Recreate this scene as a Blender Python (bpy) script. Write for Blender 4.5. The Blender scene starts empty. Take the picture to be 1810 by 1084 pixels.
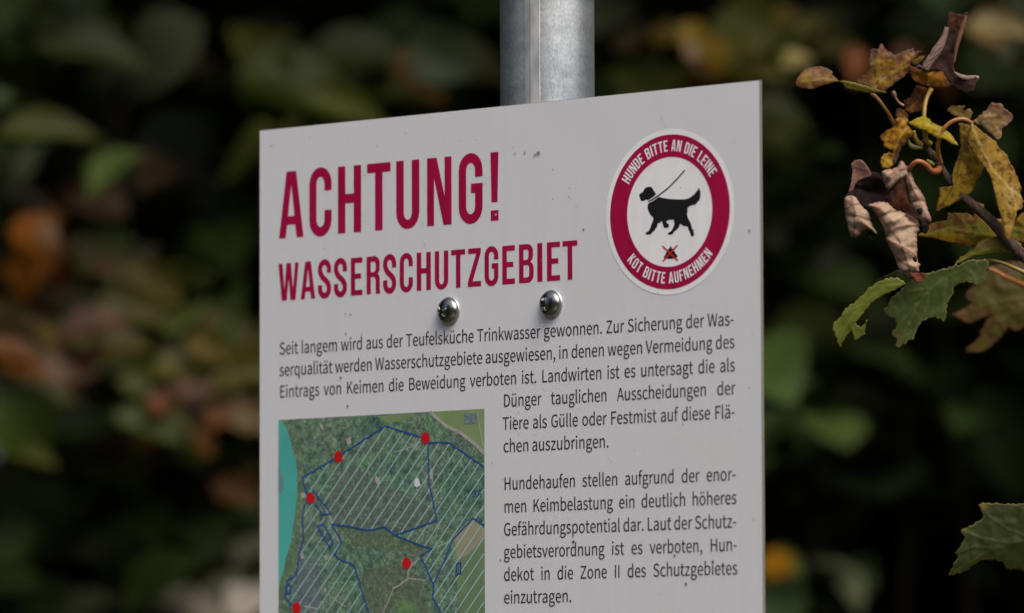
import bpy, math, random
import numpy as np
from mathutils import Vector, Matrix, noise
from mathutils.geometry import tessellate_polygon, delaunay_2d_cdt

random.seed(7); np.random.seed(7)
scene = bpy.context.scene
C = scene.collection

# ------------------------------------------------------------------ camera, sky, sun, exposure
# pose solved from the sign: 200 mm lens, 3.7 m from the sign, looking slightly up
RC = np.array([[0.753314, 0.003376, 0.657653], [-0.052836, 0.997065, 0.055402], [-0.655536, -0.076483, 0.751281]])
TC = np.array([-165.846, -115.586, 3735.039]) / 1000
FPX, CX, CY = 10055.5556, 905.0, 542.0
UP = -RC[:, 1]
FW = np.array([0, 0, 1.0]) - UP[2] * UP; FW /= np.linalg.norm(FW)
RT = np.cross(FW, UP)
M3 = np.array([RT, FW, UP])                       # lens axes -> world axes
EYE = np.array([0.0, 0.0, 1.62])
def w_of(c): return EYE + M3 @ np.asarray(c, float)
def at(x, y, d):                                  # point seen at a photo pixel, d metres along the lens axis
    return w_of([(x - CX) / FPX * d, (y - CY) / FPX * d, d])
def uv_of(x, y):                                  # where a photo pixel lies on the sign face, in mm from its top left corner
    ray = np.array([(x - CX) / FPX, (y - CY) / FPX, 1.0]); n = RC[:, 2]
    q = (ray * (n @ TC) / (n @ ray) - TC) @ RC
    return q[0] * 1000, q[1] * 1000

cam = bpy.data.cameras.new('camera'); camo = bpy.data.objects.new('camera', cam); C.objects.link(camo)
cam.lens = 200; cam.sensor_width = 36; cam.sensor_fit = 'HORIZONTAL'
cam.clip_start = 0.1; cam.clip_end = 500
cam.dof.use_dof = True; cam.dof.focus_distance = 3.575; cam.dof.aperture_fstop = 5.3
cm = np.eye(4); cm[:3, 0] = M3 @ [1, 0, 0]; cm[:3, 1] = M3 @ [0, -1, 0]; cm[:3, 2] = M3 @ [0, 0, -1]; cm[:3, 3] = EYE
camo.matrix_world = Matrix(cm.tolist())
scene.camera = camo

SUN_ELEV, SUN_AZ = math.radians(52), math.radians(150)      # overcast: soft light from behind and to the right of the camera
w = bpy.data.worlds.new('World'); scene.world = w; w.use_nodes = True
nt = w.node_tree; nt.nodes.clear()
sky = nt.nodes.new('ShaderNodeTexSky'); sky.sky_type = 'NISHITA'; sky.sun_disc = False
sky.sun_elevation = SUN_ELEV; sky.sun_rotation = SUN_AZ; sky.dust_density = 6.0; sky.ozone_density = 0.6; sky.air_density = 0.8
bg = nt.nodes.new('ShaderNodeBackground'); bg.inputs[1].default_value = 0.10
out = nt.nodes.new('ShaderNodeOutputWorld')
nt.links.new(sky.outputs[0], bg.inputs[0]); nt.links.new(bg.outputs[0], out.inputs[0])
sl = bpy.data.lights.new('sun', 'SUN'); sl.energy = 1.0; sl.angle = math.radians(40); sl.color = (1, .985, .96)
so = bpy.data.objects.new('sun', sl); C.objects.link(so)
sd = Vector((math.sin(SUN_AZ) * math.cos(SUN_ELEV), math.cos(SUN_AZ) * math.cos(SUN_ELEV), math.sin(SUN_ELEV)))
so.rotation_euler = sd.to_track_quat('Z', 'Y').to_euler(); so.location = (3, -5, 8)
vs = scene.view_settings
scene.display_settings.display_device = 'sRGB'
vs.view_transform = 'Standard'; vs.look = 'None'; vs.exposure = 1.25; vs.gamma = 1; vs.use_curve_mapping = False
scene.cycles.use_denoising = True
scene.cycles.max_bounces = 8

# ------------------------------------------------------------------ helpers
def lin(c):
    c = np.asarray(c, float) / 255
    return np.where(c <= .04045, c / 12.92, ((c + .055) / 1.055) ** 2.4)
def nodes(name):
    m = bpy.data.materials.new(name); m.use_nodes = True
    n = m.node_tree; return m, n, n.nodes['Principled BSDF']
def plain(name, col, rough=.5, metal=0, spec=.5):
    m, n, b = nodes(name)
    b.inputs['Base Color'].default_value = (*col, 1); b.inputs['Roughness'].default_value = rough
    b.inputs['Metallic'].default_value = metal; b.inputs['Specular IOR Level'].default_value = spec
    return m
def tex(n, kind, **kw):
    t = n.nodes.new(kind)
    for k, v in kw.items():
        if k in t.inputs: t.inputs[k].default_value = v
        else: setattr(t, k, v)
    return t
def coords(n, scale=(1, 1, 1)):
    tc = n.nodes.new('ShaderNodeTexCoord'); mp = n.nodes.new('ShaderNodeMapping')
    mp.inputs['Scale'].default_value = scale
    n.links.new(tc.outputs['Object'], mp.inputs[0]); return mp.outputs[0]
def ramp(n, src, stops):
    r = n.nodes.new('ShaderNodeValToRGB'); e = r.color_ramp.elements
    while len(e) < len(stops): e.new(.5)
    for x, (p, c) in zip(e, stops):
        x.position = p; x.color = (*c, 1) if len(c) == 3 else c
    n.links.new(src, r.inputs[0]); return r.outputs[0]
def mix(n, fac, a, b, mode='MIX'):
    m = n.nodes.new('ShaderNodeMix'); m.data_type = 'RGBA'; m.blend_type = mode
    for s, v in ((m.inputs[0], fac), (m.inputs[6], a), (m.inputs[7], b)):
        if hasattr(v, 'is_output'): n.links.new(v, s)
        elif isinstance(v, (int, float)): s.default_value = v
        else: s.default_value = (*v, 1)
    return m.outputs[2]
def bump(n, b, src, strength, dist):
    k = n.nodes.new('ShaderNodeBump'); k.inputs['Strength'].default_value = strength; k.inputs['Distance'].default_value = dist
    n.links.new(src, k.inputs['Height']); n.links.new(k.outputs[0], b.inputs['Normal'])

def empty(name, loc, rz=0, label=None, cat=None, group=None):
    o = bpy.data.objects.new(name, None); C.objects.link(o); o.location = loc; o.rotation_euler = (0, 0, rz)
    if label: o['label'] = label
    if cat: o['category'] = cat
    if group: o['group'] = group
    return o
class MB:
    """collects faces; build() links them as ONE mesh object"""
    def __init__(s): s.v = []; s.f = []; s.c = None
    def add(s, verts, faces, cols=None):
        k = len(s.v); s.v += [tuple(map(float, p)) for p in verts]; s.f += [tuple(i + k for i in f) for f in faces]
        if cols is not None:
            if s.c is None: s.c = []
            s.c += [tuple(c) for c in cols]
    def build(s, name, mat, parent=None, smooth=False, world=False, label=None):
        me = bpy.data.meshes.new(name)
        v = s.v
        if world and parent is not None:              # vertices are in world space: express them in the parent's
            inv = np.array((Matrix.Translation(parent_loc(parent)) @ Matrix.Rotation(parent_rz(parent), 4, 'Z')).inverted())
            a = np.array(v); v = (a @ inv[:3, :3].T + inv[:3, 3]).tolist()
        me.from_pydata(v, [], s.f); me.validate(); me.update()
        if s.c:
            at_ = me.attributes.new('tint', 'FLOAT_COLOR', 'POINT')
            at_.data.foreach_set('color', np.c_[np.array(s.c), np.ones(len(s.c))].astype(np.float32).ravel())
        me.materials.append(mat)
        if smooth: me.polygons.foreach_set('use_smooth', [True] * len(me.polygons))
        o = bpy.data.objects.new(name, me); C.objects.link(o)
        if parent is not None: o.parent = parent
        if label: o['label'] = label
        return o
def top_of(o):
    while o.parent: o = o.parent
    return o
def parent_loc(o): return top_of(o).location
def parent_rz(o): return top_of(o).rotation_euler[2]

def tube(mb, pts, radii, n=10, col=None, caps=True):
    pts = [np.asarray(p, float) for p in pts]; rings = []
    # smooth the path
    P = []; R = []
    for i in range(len(pts) - 1):
        p0 = pts[max(i - 1, 0)]; p1 = pts[i]; p2 = pts[i + 1]; p3 = pts[min(i + 2, len(pts) - 1)]
        for j in range(5):
            t = j / 5
            P.append(.5 * ((2 * p1) + (-p0 + p2) * t + (2 * p0 - 5 * p1 + 4 * p2 - p3) * t * t + (-p0 + 3 * p1 - 3 * p2 + p3) * t ** 3))
            R.append(radii[i] * (1 - t) + radii[i + 1] * t)
    P.append(pts[-1]); R.append(radii[-1])
    V = []; F = []; nrm = None
    for i, p in enumerate(P):
        d = P[min(i + 1, len(P) - 1)] - P[max(i - 1, 0)]; d /= np.linalg.norm(d) + 1e-12
        if nrm is None: nrm = np.cross(d, [.3, .9, .2])
        nrm = nrm - d * (nrm @ d); nrm /= np.linalg.norm(nrm) + 1e-12
        b = np.cross(d, nrm)
        for k in range(n):
            a = 2 * math.pi * k / n
            V.append(p + R[i] * (math.cos(a) * nrm + math.sin(a) * b))
    for i in range(len(P) - 1):
        for k in range(n):
            F.append((i * n + k, i * n + (k + 1) % n, (i + 1) * n + (k + 1) % n, (i + 1) * n + k))
    if caps: F.append(tuple(range(n))[::-1]); F.append(tuple((len(P) - 1) * n + k for k in range(n)))
    mb.add(V, F, None if col is None else [col] * len(V))

# ------------------------------------------------------------------ leaf material (colour comes from the blade's own tint)
def leaf_material(name, trans, rough, fine):
    m, n, b = nodes(name)
    a = n.nodes.new('ShaderNodeAttribute'); a.attribute_name = 'tint'
    nz = tex(n, 'ShaderNodeTexNoise', Scale=fine, Detail=5.0, Roughness=.65); n.links.new(coords(n), nz.inputs['Vector'])
    var = ramp(n, nz.outputs[0], [(.3, (.80, .78, .76)), (.5, (1, 1, 1)), (.72, (1.2, 1.18, 1.12))])
    col = mix(n, 1.0, a.outputs[0], var, 'MULTIPLY')
    n.links.new(col, b.inputs['Base Color']); b.inputs['Roughness'].default_value = rough
    b.inputs['Specular IOR Level'].default_value = .16
    bump(n, b, nz.outputs[0], .2, .0004)
    tr = n.nodes.new('ShaderNodeBsdfTranslucent'); n.links.new(col, tr.inputs[0])
    mx = n.nodes.new('ShaderNodeMixShader'); mx.inputs[0].default_value = trans
    o = n.nodes['Material Output']; n.links.new(b.outputs[0], mx.inputs[1]); n.links.new(tr.outputs[0], mx.inputs[2]); n.links.new(mx.outputs[0], o.inputs[0])
    return m
M_LEAF = leaf_material('leaf_blade', .22, .5, 420)
M_DRY = leaf_material('dry_leaf', .08, .75, 500)
M_HEDGE = leaf_material('hedge_leaf', .2, .5, 60)
def bark(name, c1, c2, scale):
    m, n, b = nodes(name)
    nz = tex(n, 'ShaderNodeTexNoise', Scale=scale, Detail=6.0); n.links.new(coords(n, (1, 1, .35)), nz.inputs['Vector'])
    n.links.new(ramp(n, nz.outputs[0], [(.35, c1), (.65, c2)]), b.inputs['Base Color']); b.inputs['Roughness'].default_value = .85; b.inputs['Specular IOR Level'].default_value = .15
    bump(n, b, nz.outputs[0], .5, .002); return m
M_TWIG = bark('twig_bark', (.034, .022, .015), (.07, .048, .034), 500)
M_BARK = bark('trunk_bark', (.02, .016, .012), (.06, .05, .04), 40)
m, n, b = nodes('petiole_skin')
a = n.nodes.new('ShaderNodeAttribute'); a.attribute_name = 'tint'; n.links.new(a.outputs[0], b.inputs['Base Color']); b.inputs['Roughness'].default_value = .45
M_PET = m

GLYPH_DATA = """
,98|26 -67,48 -54,64 -38,74 -17,77 7,76 22,70 34,62 42,50 44,41 43,33 38,28 31,26 22,28 12,33 5,41 1,50 -1,54 0,51 -15,44 -28,33 -39,19 -48
-122|16 86,106 86,106 110,16 110
.98|49 -5,58 -3,65 2,70 10,72 20,70 30,65 37,58 42,49 44,40 42,32 37,27 30,26 20,27 10,32 2,40 -3
3195|92 -5,124 0,151 15,168 38,175 69,170 93,159 112,142 125,120 134,120 136,139 145,153 158,163 176,166 197,160 224,145 244,121 257,91 261,70 259,52 253,35 243,20 231,37 210,48 221,61 228,75 233,90 235,108 232,122 224,130 211,133 195,130 175,118 160,96 149,62 146,62 121,100 117,125 107,138 91,142 70,138 50,128 35,111 25,90 22,70 24,53 31,39 40,27 51,10 31,24 17,42 6,65 -2
A213|1 0,34 0,59 78,153 78,177 0,211 0,124 257,88 257|67 104,79 144,86 165,93 187,99 208,105 230,106 230,113 208,119 187,125 165,132 144,145 104
B230|35 0,117 0,156 5,187 19,207 42,214 75,210 99,200 117,183 129,162 137,162 138,178 147,190 159,197 176,200 194,193 223,175 242,147 253,111 257,35 257|68 148,68 231,107 231,134 229,153 222,164 209,168 190,164 172,153 159,134 151,106 148|68 26,68 123,112 123,142 120,164 111,178 97,182 76,178 54,164 38,142 29,112 26
D241|35 0,101 0,152 9,190 34,212 75,220 129,212 184,189 224,152 248,99 257,35 257|68 27,68 230,97 230,136 224,165 204,181 172,187 129,181 86,165 54,136 34,97 27
E207|35 0,187 0,187 28,68 28,68 121,165 121,165 149,68 149,68 229,183 229,183 257,35 257
F194|35 0,68 0,68 115,166 115,166 143,68 143,68 229,183 229,183 257,35 257
G242|136 -5,161 -2,182 4,201 13,215 25,215 133,131 133,131 106,186 106,186 39,177 33,165 28,153 25,139 24,103 31,76 52,59 85,54 129,60 172,77 205,104 226,139 233,157 231,171 226,184 218,194 209,212 230,199 241,183 251,162 258,138 261,91 252,54 226,29 184,20 128,29 72,53 31,90 4
H255|35 0,68 0,68 121,187 121,187 0,220 0,220 257,187 257,187 149,68 149,68 257,35 257
I103|35 0,68 0,68 257,35 257
K227|35 0,68 0,68 81,112 134,189 0,225 0,132 159,213 257,176 257,68 128,68 128,68 257,35 257
L190|35 0,180 0,180 28,68 28,68 257,35 257
S209|106 -5,143 1,170 17,188 40,194 68,190 93,178 112,162 126,141 137,104 153,89 159,75 168,65 180,62 196,65 211,75 223,90 230,110 233,127 231,142 226,156 219,168 209,185 230,170 242,152 252,132 259,110 261,77 256,52 242,35 221,29 193,34 169,46 150,63 137,81 127,118 111,135 103,148 94,157 82,161 65,157 48,146 35,130 27,107 24,87 26,68 33,51 43,36 56,17 33,35 18,56 6,80 -2
T210|89 0,121 0,121 229,199 229,199 257,11 257,11 229,89 229
V202|82 0,120 0,201 257,168 257,127 118,121 96,115 75,109 55,102 33,101 33,94 55,88 75,82 96,76 118,34 257,0 257
W308|63 0,102 0,140 155,143 170,147 184,150 199,153 213,154 213,158 199,161 184,164 170,167 155,206 0,245 0,298 257,267 257,239 117,236 96,232 75,229 55,225 34,223 34,219 55,214 76,210 96,205 117,169 257,140 257,104 117,100 96,95 75,90 55,86 34,85 34,81 55,77 75,73 96,69 117,42 257,9 257
Z211|18 0,195 0,195 28,57 28,193 237,193 257,30 257,30 229,153 229,18 20
a197|76 -5,93 -2,109 3,125 12,139 23,140 23,143 0,169 0,169 117,165 149,154 174,133 189,103 195,81 193,61 187,43 179,29 170,41 148,53 156,67 162,82 167,98 168,117 164,129 154,136 138,137 120,85 111,49 97,28 77,21 49,25 26,36 10,54 -1|85 21,72 23,61 28,54 38,51 51,56 68,70 82,97 92,137 99,137 46,124 35,111 28,98 23
b217|116 -5,147 2,173 22,192 55,199 98,194 138,179 169,155 188,123 195,107 193,92 187,77 179,63 168,64 202,64 279,32 279,32 0,58 0,61 20,62 20,75 9,89 2,102 -3|111 22,100 23,89 27,77 33,64 42,64 142,78 153,90 161,103 166,115 168,138 163,154 149,163 127,165 98,161 66,150 42,132 28
c179|107 -5,124 -3,140 2,155 9,169 19,155 41,145 34,134 28,123 24,110 22,86 27,67 42,55 65,51 95,56 125,68 148,87 163,111 168,122 167,131 164,140 158,149 152,165 173,154 181,142 188,127 193,110 195,75 188,46 169,26 137,18 95,25 53,44 22,72 2
d217|97 -5,114 -2,129 3,143 12,155 22,156 22,159 0,185 0,185 279,153 279,153 206,154 173,142 182,130 189,116 194,101 195,70 188,43 168,25 137,19 95,24 53,40 21,65 2|104 22,82 27,65 42,55 65,51 95,56 125,68 148,85 163,106 168,118 167,130 163,141 157,153 148,153 48,141 37,129 29,117 24
e194|109 -5,127 -3,144 1,158 7,172 15,160 36,149 30,138 25,126 22,113 21,88 26,68 39,55 60,50 88,178 88,178 91,179 96,179 101,179 106,174 143,160 171,136 189,103 195,72 188,44 168,25 137,18 95,25 53,45 22,74 2|49 110,56 135,68 154,85 166,104 169,124 166,139 154,148 136,151 110
f114|12 164,37 164,37 0,69 0,69 164,110 164,110 190,69 190,69 220,71 236,76 248,84 255,96 258,101 257,107 256,112 255,118 252,125 277,118 280,110 282,102 283,93 283,68 279,51 266,41 247,37 221,37 190,12 188
g198|96 -88,136 -82,166 -68,186 -47,193 -22,188 -1,176 13,155 21,126 23,89 23,73 25,63 29,57 36,56 44,57 51,59 57,63 62,68 67,75 64,82 62,89 61,96 60,123 65,145 78,160 99,166 126,164 138,161 149,156 158,150 166,189 166,189 190,123 190,117 192,111 194,104 195,96 195,69 190,46 177,31 155,25 127,27 111,33 97,41 85,50 76,50 75,42 68,35 60,31 50,29 39,30 29,34 20,39 13,46 8,46 6,34 -3,25 -13,20 -25,18 -37,24 -58,40 -74,65 -84|96 82,80 85,68 94,59 108,56 127,59 146,68 160,80 169,96 172,112 169,125 160,133 146,137 127,133 108,125 94,112 85|101 -65,78 -63,60 -56,50 -46,46 -32,47 -24,50 -16,56 -8,65 0,72 -1,78 -2,84 -3,90 -3,123 -3,139 -4,151 -8,159 -16,161 -27,157 -41,145 -54,126 -62
h213|32 0,64 0,64 138,78 151,90 160,103 165,116 167,133 164,144 155,150 139,152 116,152 0,184 0,184 120,181 152,170 176,152 190,126 195,108 193,91 186,77 176,63 163,64 202,64 279,32 279
i97|32 0,64 0,64 190,32 190|48 229,57 231,64 235,68 242,70 251,68 259,64 266,57 270,48 271,40 270,33 266,29 259,27 251,29 242,33 235,40 231
k194|32 0,64 0,64 50,99 92,155 0,190 0,118 113,181 190,146 190,65 90,64 90,64 279,32 279
l100|66 -5,72 -4,77 -4,81 -3,84 -2,80 23,78 22,76 22,74 22,73 22,70 23,67 25,65 29,64 36,64 279,32 279,32 38,34 20,40 7,51 -2
m325|32 0,64 0,64 138,77 151,89 160,101 165,112 167,128 164,139 155,145 139,147 116,147 0,179 0,179 138,192 151,204 160,216 165,227 167,243 164,254 155,260 139,263 116,263 0,294 0,294 120,291 152,280 176,262 190,237 195,220 192,204 185,189 173,174 159,167 174,156 185,141 192,121 195,105 193,90 186,75 175,62 162,62 162,58 190,32 190
n214|32 0,64 0,64 138,78 151,90 160,103 165,116 167,133 164,144 155,150 139,152 116,152 0,184 0,184 120,181 152,170 176,152 190,126 195,108 193,91 186,76 175,62 162,62 162,58 190,32 190
o213|106 -5,139 2,167 22,187 53,194 95,187 137,167 169,139 188,106 195,73 188,45 169,25 137,18 95,25 53,45 22,73 2|106 22,84 27,66 42,55 65,51 95,55 125,66 148,84 163,106 168,129 163,146 148,157 125,161 95,157 65,146 42,129 27
p217|32 -80,64 -80,64 -16,63 18,76 8,90 1,103 -3,116 -5,147 2,173 22,192 55,199 98,194 138,179 169,155 188,123 195,107 193,91 187,76 178,62 168,62 168,58 190,32 190|111 22,100 23,89 27,77 33,64 42,64 142,78 153,91 161,103 166,115 168,138 163,154 149,163 127,165 98,161 66,150 42,132 28
q217|153 -80,185 -80,185 190,159 190,156 172,155 172,143 182,130 189,116 194,101 195,70 188,43 168,25 137,19 95,24 53,40 21,65 2,97 -5,113 -3,128 3,142 12,154 22,153 -13|104 22,82 27,65 42,55 65,51 95,56 125,68 148,85 163,106 168,118 167,130 163,141 157,153 148,153 48,141 37,129 29,117 24
r136|32 0,64 0,64 122,75 143,87 156,100 164,112 166,117 166,122 166,126 165,131 163,137 191,132 193,127 194,122 195,116 195,101 192,86 184,73 172,62 155,62 155,58 190,32 190
s164|82 -5,112 0,133 12,146 30,151 52,146 75,132 90,114 101,93 110,78 116,65 122,56 131,52 143,54 153,61 162,72 168,88 170,100 169,111 165,121 160,131 153,146 173,134 182,120 189,104 193,87 195,59 191,39 179,26 162,22 141,27 120,39 105,57 94,77 86,93 80,107 72,117 63,120 50,118 38,111 29,99 23,83 20,67 22,53 27,39 34,27 43,11 22,26 11,43 3,62 -3
t132|92 -5,101 -4,110 -2,119 0,127 2,121 27,116 25,110 23,105 22,99 21,85 24,76 31,71 42,70 58,70 164,121 164,121 190,70 190,70 244,43 244,40 190,9 188,9 164,38 164,38 59,41 33,50 13,66 0
u213|88 -5,106 -2,122 5,137 16,151 30,152 30,154 0,181 0,181 190,149 190,149 55,136 41,124 31,111 25,97 23,81 26,70 35,64 51,62 74,62 190,29 190,29 70,33 38,44 14,62 0
v183|73 0,111 0,178 190,146 190,110 82,106 68,102 54,97 40,93 26,91 26,87 40,82 54,78 68,74 82,38 190,5 190
w281|62 0,99 0,126 102,130 116,133 129,136 143,139 157,141 157,144 143,147 129,151 116,154 103,181 0,220 0,272 190,241 190,213 80,210 67,207 53,205 40,202 27,200 27,197 40,193 53,190 67,187 80,157 190,126 190,96 80,93 67,89 53,86 40,83 27,82 27,79 40,76 53,73 67,70 80,42 190,9 190
z167|12 0,156 0,156 26,53 26,153 173,153 190,23 190,23 164,112 164,12 17
ä197|76 -5,93 -2,109 3,125 12,139 23,140 23,143 0,169 0,169 117,165 149,154 174,133 189,103 195,81 193,61 187,43 179,29 170,41 148,53 156,67 162,82 167,98 168,117 164,129 154,136 138,137 120,85 111,49 97,28 77,21 49,25 26,36 10,54 -1|85 21,72 23,61 28,54 38,51 51,56 68,70 82,97 92,137 99,137 46,124 35,111 28,98 23|67 230,75 232,81 236,85 242,86 249,85 257,81 263,75 267,67 269,59 267,53 263,49 257,48 249,49 242,53 236,59 232|142 230,150 232,156 236,160 242,162 249,160 257,156 263,150 267,142 269,134 267,128 263,124 257,123 249,124 242,128 236,134 232
ö213|106 -5,139 2,167 22,187 53,194 95,187 137,167 169,139 188,106 195,73 188,45 169,25 137,18 95,25 53,45 22,73 2|106 22,84 27,66 42,55 65,51 95,55 125,66 148,84 163,106 168,129 163,146 148,157 125,161 95,157 65,146 42,129 27|69 230,76 232,82 236,86 242,88 249,86 257,82 263,76 267,69 269,61 267,55 263,51 257,49 249,51 242,55 236,61 232|144 230,151 232,157 236,161 242,163 249,161 257,157 263,151 267,144 269,136 267,130 263,126 257,124 249,126 242,130 236,136 232
ü213|88 -5,106 -2,122 5,137 16,151 30,152 30,154 0,181 0,181 190,149 190,149 55,136 41,124 31,111 25,97 23,81 26,70 35,64 51,62 74,62 190,29 190,29 70,33 38,44 14,62 0|68 230,76 232,82 236,86 242,88 249,86 257,82 263,76 267,68 269,61 267,55 263,51 257,49 249,51 242,55 236,61 232|144 230,151 232,158 236,162 242,163 249,162 257,158 263,151 267,144 269,136 267,130 263,126 257,124 249,126 242,130 236,136 232
"""

# ------------------------------------------------------------------ ground
def ground():
    m, n, b = nodes('forest_floor')
    co = coords(n); nz = tex(n, 'ShaderNodeTexNoise', Scale=1.6, Detail=8.0); n.links.new(co, nz.inputs['Vector'])
    vo = tex(n, 'ShaderNodeTexVoronoi', Scale=26.0); n.links.new(co, vo.inputs['Vector'])
    soil = ramp(n, nz.outputs[0], [(.35, (.03, .022, .014)), (.55, (.055, .05, .02)), (.7, (.035, .05, .015))])
    lit = mix(n, .35, soil, vo.outputs['Color'], 'MULTIPLY')
    n.links.new(lit, b.inputs['Base Color']); b.inputs['Roughness'].default_value = .95
    bump(n, b, vo.outputs['Distance'], .6, .03)
    mb = MB(); N = 40; S = 60
    V = []; F = []
    for j in range(N + 1):
        for i in range(N + 1):
            x = -S + 2 * S * i / N; y = -S + 2 * S * j / N
            V.append((x, y, .12 * noise.noise((x * .15, y * .15, 3)) - .06 - (0.06 if abs(x) < 3 else 0)))
    for j in range(N):
        for i in range(N): F.append((j * (N + 1) + i, j * (N + 1) + i + 1, (j + 1) * (N + 1) + i + 1, (j + 1) * (N + 1) + i))
    mb.add(V, F); o = mb.build('ground', m, smooth=True); o['kind'] = 'structure'
    m2, n, b = nodes('gravel_path')
    vo = tex(n, 'ShaderNodeTexVoronoi', Scale=70.0); n.links.new(coords(n), vo.inputs['Vector'])
    n.links.new(ramp(n, vo.outputs['Color'], [(.2, (.12, .11, .1)), (.8, (.26, .25, .23))]), b.inputs['Base Color']); b.inputs['Roughness'].default_value = .9
    bump(n, b, vo.outputs['Distance'], .7, .02)
    mb = MB(); V = []; F = []
    for i in range(31):
        y = -28 + i; xo = .5 * math.sin(y * .12)
        V += [(-1.3 + xo, min(y, 2.0), .10), (1.3 + xo, min(y, 2.0), .10)]
    for i in range(30): F.append((2 * i, 2 * i + 1, 2 * i + 3, 2 * i + 2))
    mb.add(V, F); o = mb.build('path', m2); o['kind'] = 'structure'
ground()

# ------------------------------------------------------------------ the sign: u to the right, v down, w away from the viewer, in mm
U0, W0 = 210.0, 46.0
def sign_world(u, v, w): return w_of(RC @ (np.array([u, v, w]) / 1000) + TC)
base = sign_world(U0, 0, W0); ZT = base[2]
ux = sign_world(1000, 0, 0) - sign_world(0, 0, 0)
sign = empty('information_sign', (base[0], base[1], 0), math.atan2(ux[1], ux[0]),
             'white notice board with dark red heading, map and dog sticker on a galvanised pole', 'sign')
def L(u, v, w): return ((u - U0) / 1000, (w - W0) / 1000, ZT - v / 1000)

def flat(mb, loops, w, col=None):                 # outer loops and holes in (u, v) mm -> faces on the sign face
    if len(loops) > 1:                                # separate outlines one by one, each with the holes inside it
        inside = lambda p, l: sum(((l[i][1] > p[1]) != (l[i - 1][1] > p[1])) and p[0] < (l[i - 1][0] - l[i][0]) * (p[1] - l[i][1]) / (l[i - 1][1] - l[i][1]) + l[i][0] for i in range(len(l))) % 2
        own = [[j for j in range(len(loops)) if j != i and inside(loops[i][0], loops[j])] for i in range(len(loops))]
        outer = [i for i in range(len(loops)) if len(own[i]) % 2 == 0]
        if len(outer) > 1:
            for i in outer: flat(mb, [loops[i]] + [loops[j] for j in range(len(loops)) if i in own[j] and len(own[j]) % 2], w, col)
            return
    lo = [[Vector((x, -y, 0)) for x, y in l] for l in loops]
    tri = tessellate_polygon(lo); pts = [p for l in lo for p in l]
    F = []
    for a, b_, c in tri:
        A, B, D = pts[a], pts[b_], pts[c]
        F.append((a, b_, c) if (B - A).cross(D - A).z > 0 else (a, c, b_))
    mb.add([L(p.x, -p.y, w) for p in pts], F, None if col is None else [col] * len(pts))
def stroke(pts, wd, closed=False):                # constant-width outline round a line
    P = [np.array(p, float) for p in pts]; n = len(P); Lf = []; Rg = []
    for i in range(n):
        a = P[i] - P[i - 1] if (i > 0 or closed) else P[1] - P[0]
        b = P[(i + 1) % n] - P[i] if (i < n - 1 or closed) else P[-1] - P[-2]
        a = a / (np.linalg.norm(a) + 1e-9); b = b / (np.linalg.norm(b) + 1e-9)
        t = a + b; t = t / (np.linalg.norm(t) + 1e-9); nn = np.array([-t[1], t[0]])
        k = wd / 2 / max(.45, abs(nn @ np.array([-a[1], a[0]])))
        Lf.append(tuple(P[i] + nn * k)); Rg.append(tuple(P[i] - nn * k))
    return Lf, Rg
def flat_stroke(mb, pts, wd, w, closed=False):
    a, b = stroke(pts, wd, closed); n = len(a)
    V = [L(x, y, w) for x, y in a] + [L(x, y, w) for x, y in b]
    F = []
    for i in range(n if closed else n - 1):
        j = (i + 1) % n; f = (i, j, n + j, n + i); F.append(f)
    F = [f if face_n(V, f)[1] < 0 else f[::-1] for f in F]
    mb.add(V, F)
def face_n(V, f):
    a, b, c = (np.array(V[f[i]]) for i in range(3)); return np.cross(b - a, c - a)
def disc(mb, cu, cv, r, w, n=48, r0=0):
    V = []; F = []
    for i in range(n):
        a = 2 * math.pi * i / n
        V.append(L(cu + r * math.cos(a), cv - r * math.sin(a), w)); V.append(L(cu + r0 * math.cos(a), cv - r0 * math.sin(a), w))
    if r0:
        for i in range(n):
            j = (i + 1) % n; F.append((2 * i + 1, 2 * i, 2 * j, 2 * j + 1))
    else:
        V = V[::2]; F = [tuple(range(n))]
    mb.add(V, F)

# materials of the board
def board_material():
    m, n, b = nodes('white_board')
    co = coords(n)
    st = tex(n, 'ShaderNodeTexNoise', Scale=1.0, Detail=3.0); n.links.new(coords(n, (130, 40, 5)), st.inputs['Vector'])
    cl = tex(n, 'ShaderNodeTexNoise', Scale=9.0, Detail=6.0, Roughness=.7); n.links.new(co, cl.inputs['Vector'])
    fine = tex(n, 'ShaderNodeTexNoise', Scale=420.0, Detail=2.0); n.links.new(co, fine.inputs['Vector'])
    c = mix(n, ramp(n, st.outputs[0], [(.5, (0, 0, 0)), (.78, (.22, .22, .22))]), (.635, .645, .665), (.56, .56, .55))
    c = mix(n, ramp(n, cl.outputs[0], [(.5, (0, 0, 0)), (.72, (.4, .4, .4))]), c, (.585, .59, .58))
    sp = tex(n, 'ShaderNodeTexNoise', Scale=160.0, Detail=1.0); n.links.new(co, sp.inputs['Vector'])
    c = mix(n, ramp(n, sp.outputs[0], [(.77, (0, 0, 0)), (.80, (.3, .3, .3))]), c, (.36, .33, .26))
    n.links.new(c, b.inputs['Base Color'])
    b.inputs['Roughness'].default_value = .42; b.inputs['Specular IOR Level'].default_value = .35
    bump(n, b, fine.outputs[0], .04, .0003)
    return m
M_BOARD = board_material()
def print_material(name, c, var=.12):
    m, n, b = nodes(name)
    nz = tex(n, 'ShaderNodeTexNoise', Scale=120.0, Detail=4.0); n.links.new(coords(n, (1, 1, .3)), nz.inputs['Vector'])
    c = np.array(c)
    n.links.new(ramp(n, nz.outputs[0], [(.3, tuple(c * (1 - var))), (.7, tuple(np.minimum(1, c * (1 + var))))]), b.inputs['Base Color'])
    b.inputs['Roughness'].default_value = .45; b.inputs['Specular IOR Level'].default_value = .3
    return m
M_RED = print_material('dark_red_print', (.325, .0015, .048))
M_GREY = print_material('grey_print', (.030, .030, .033))
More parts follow.
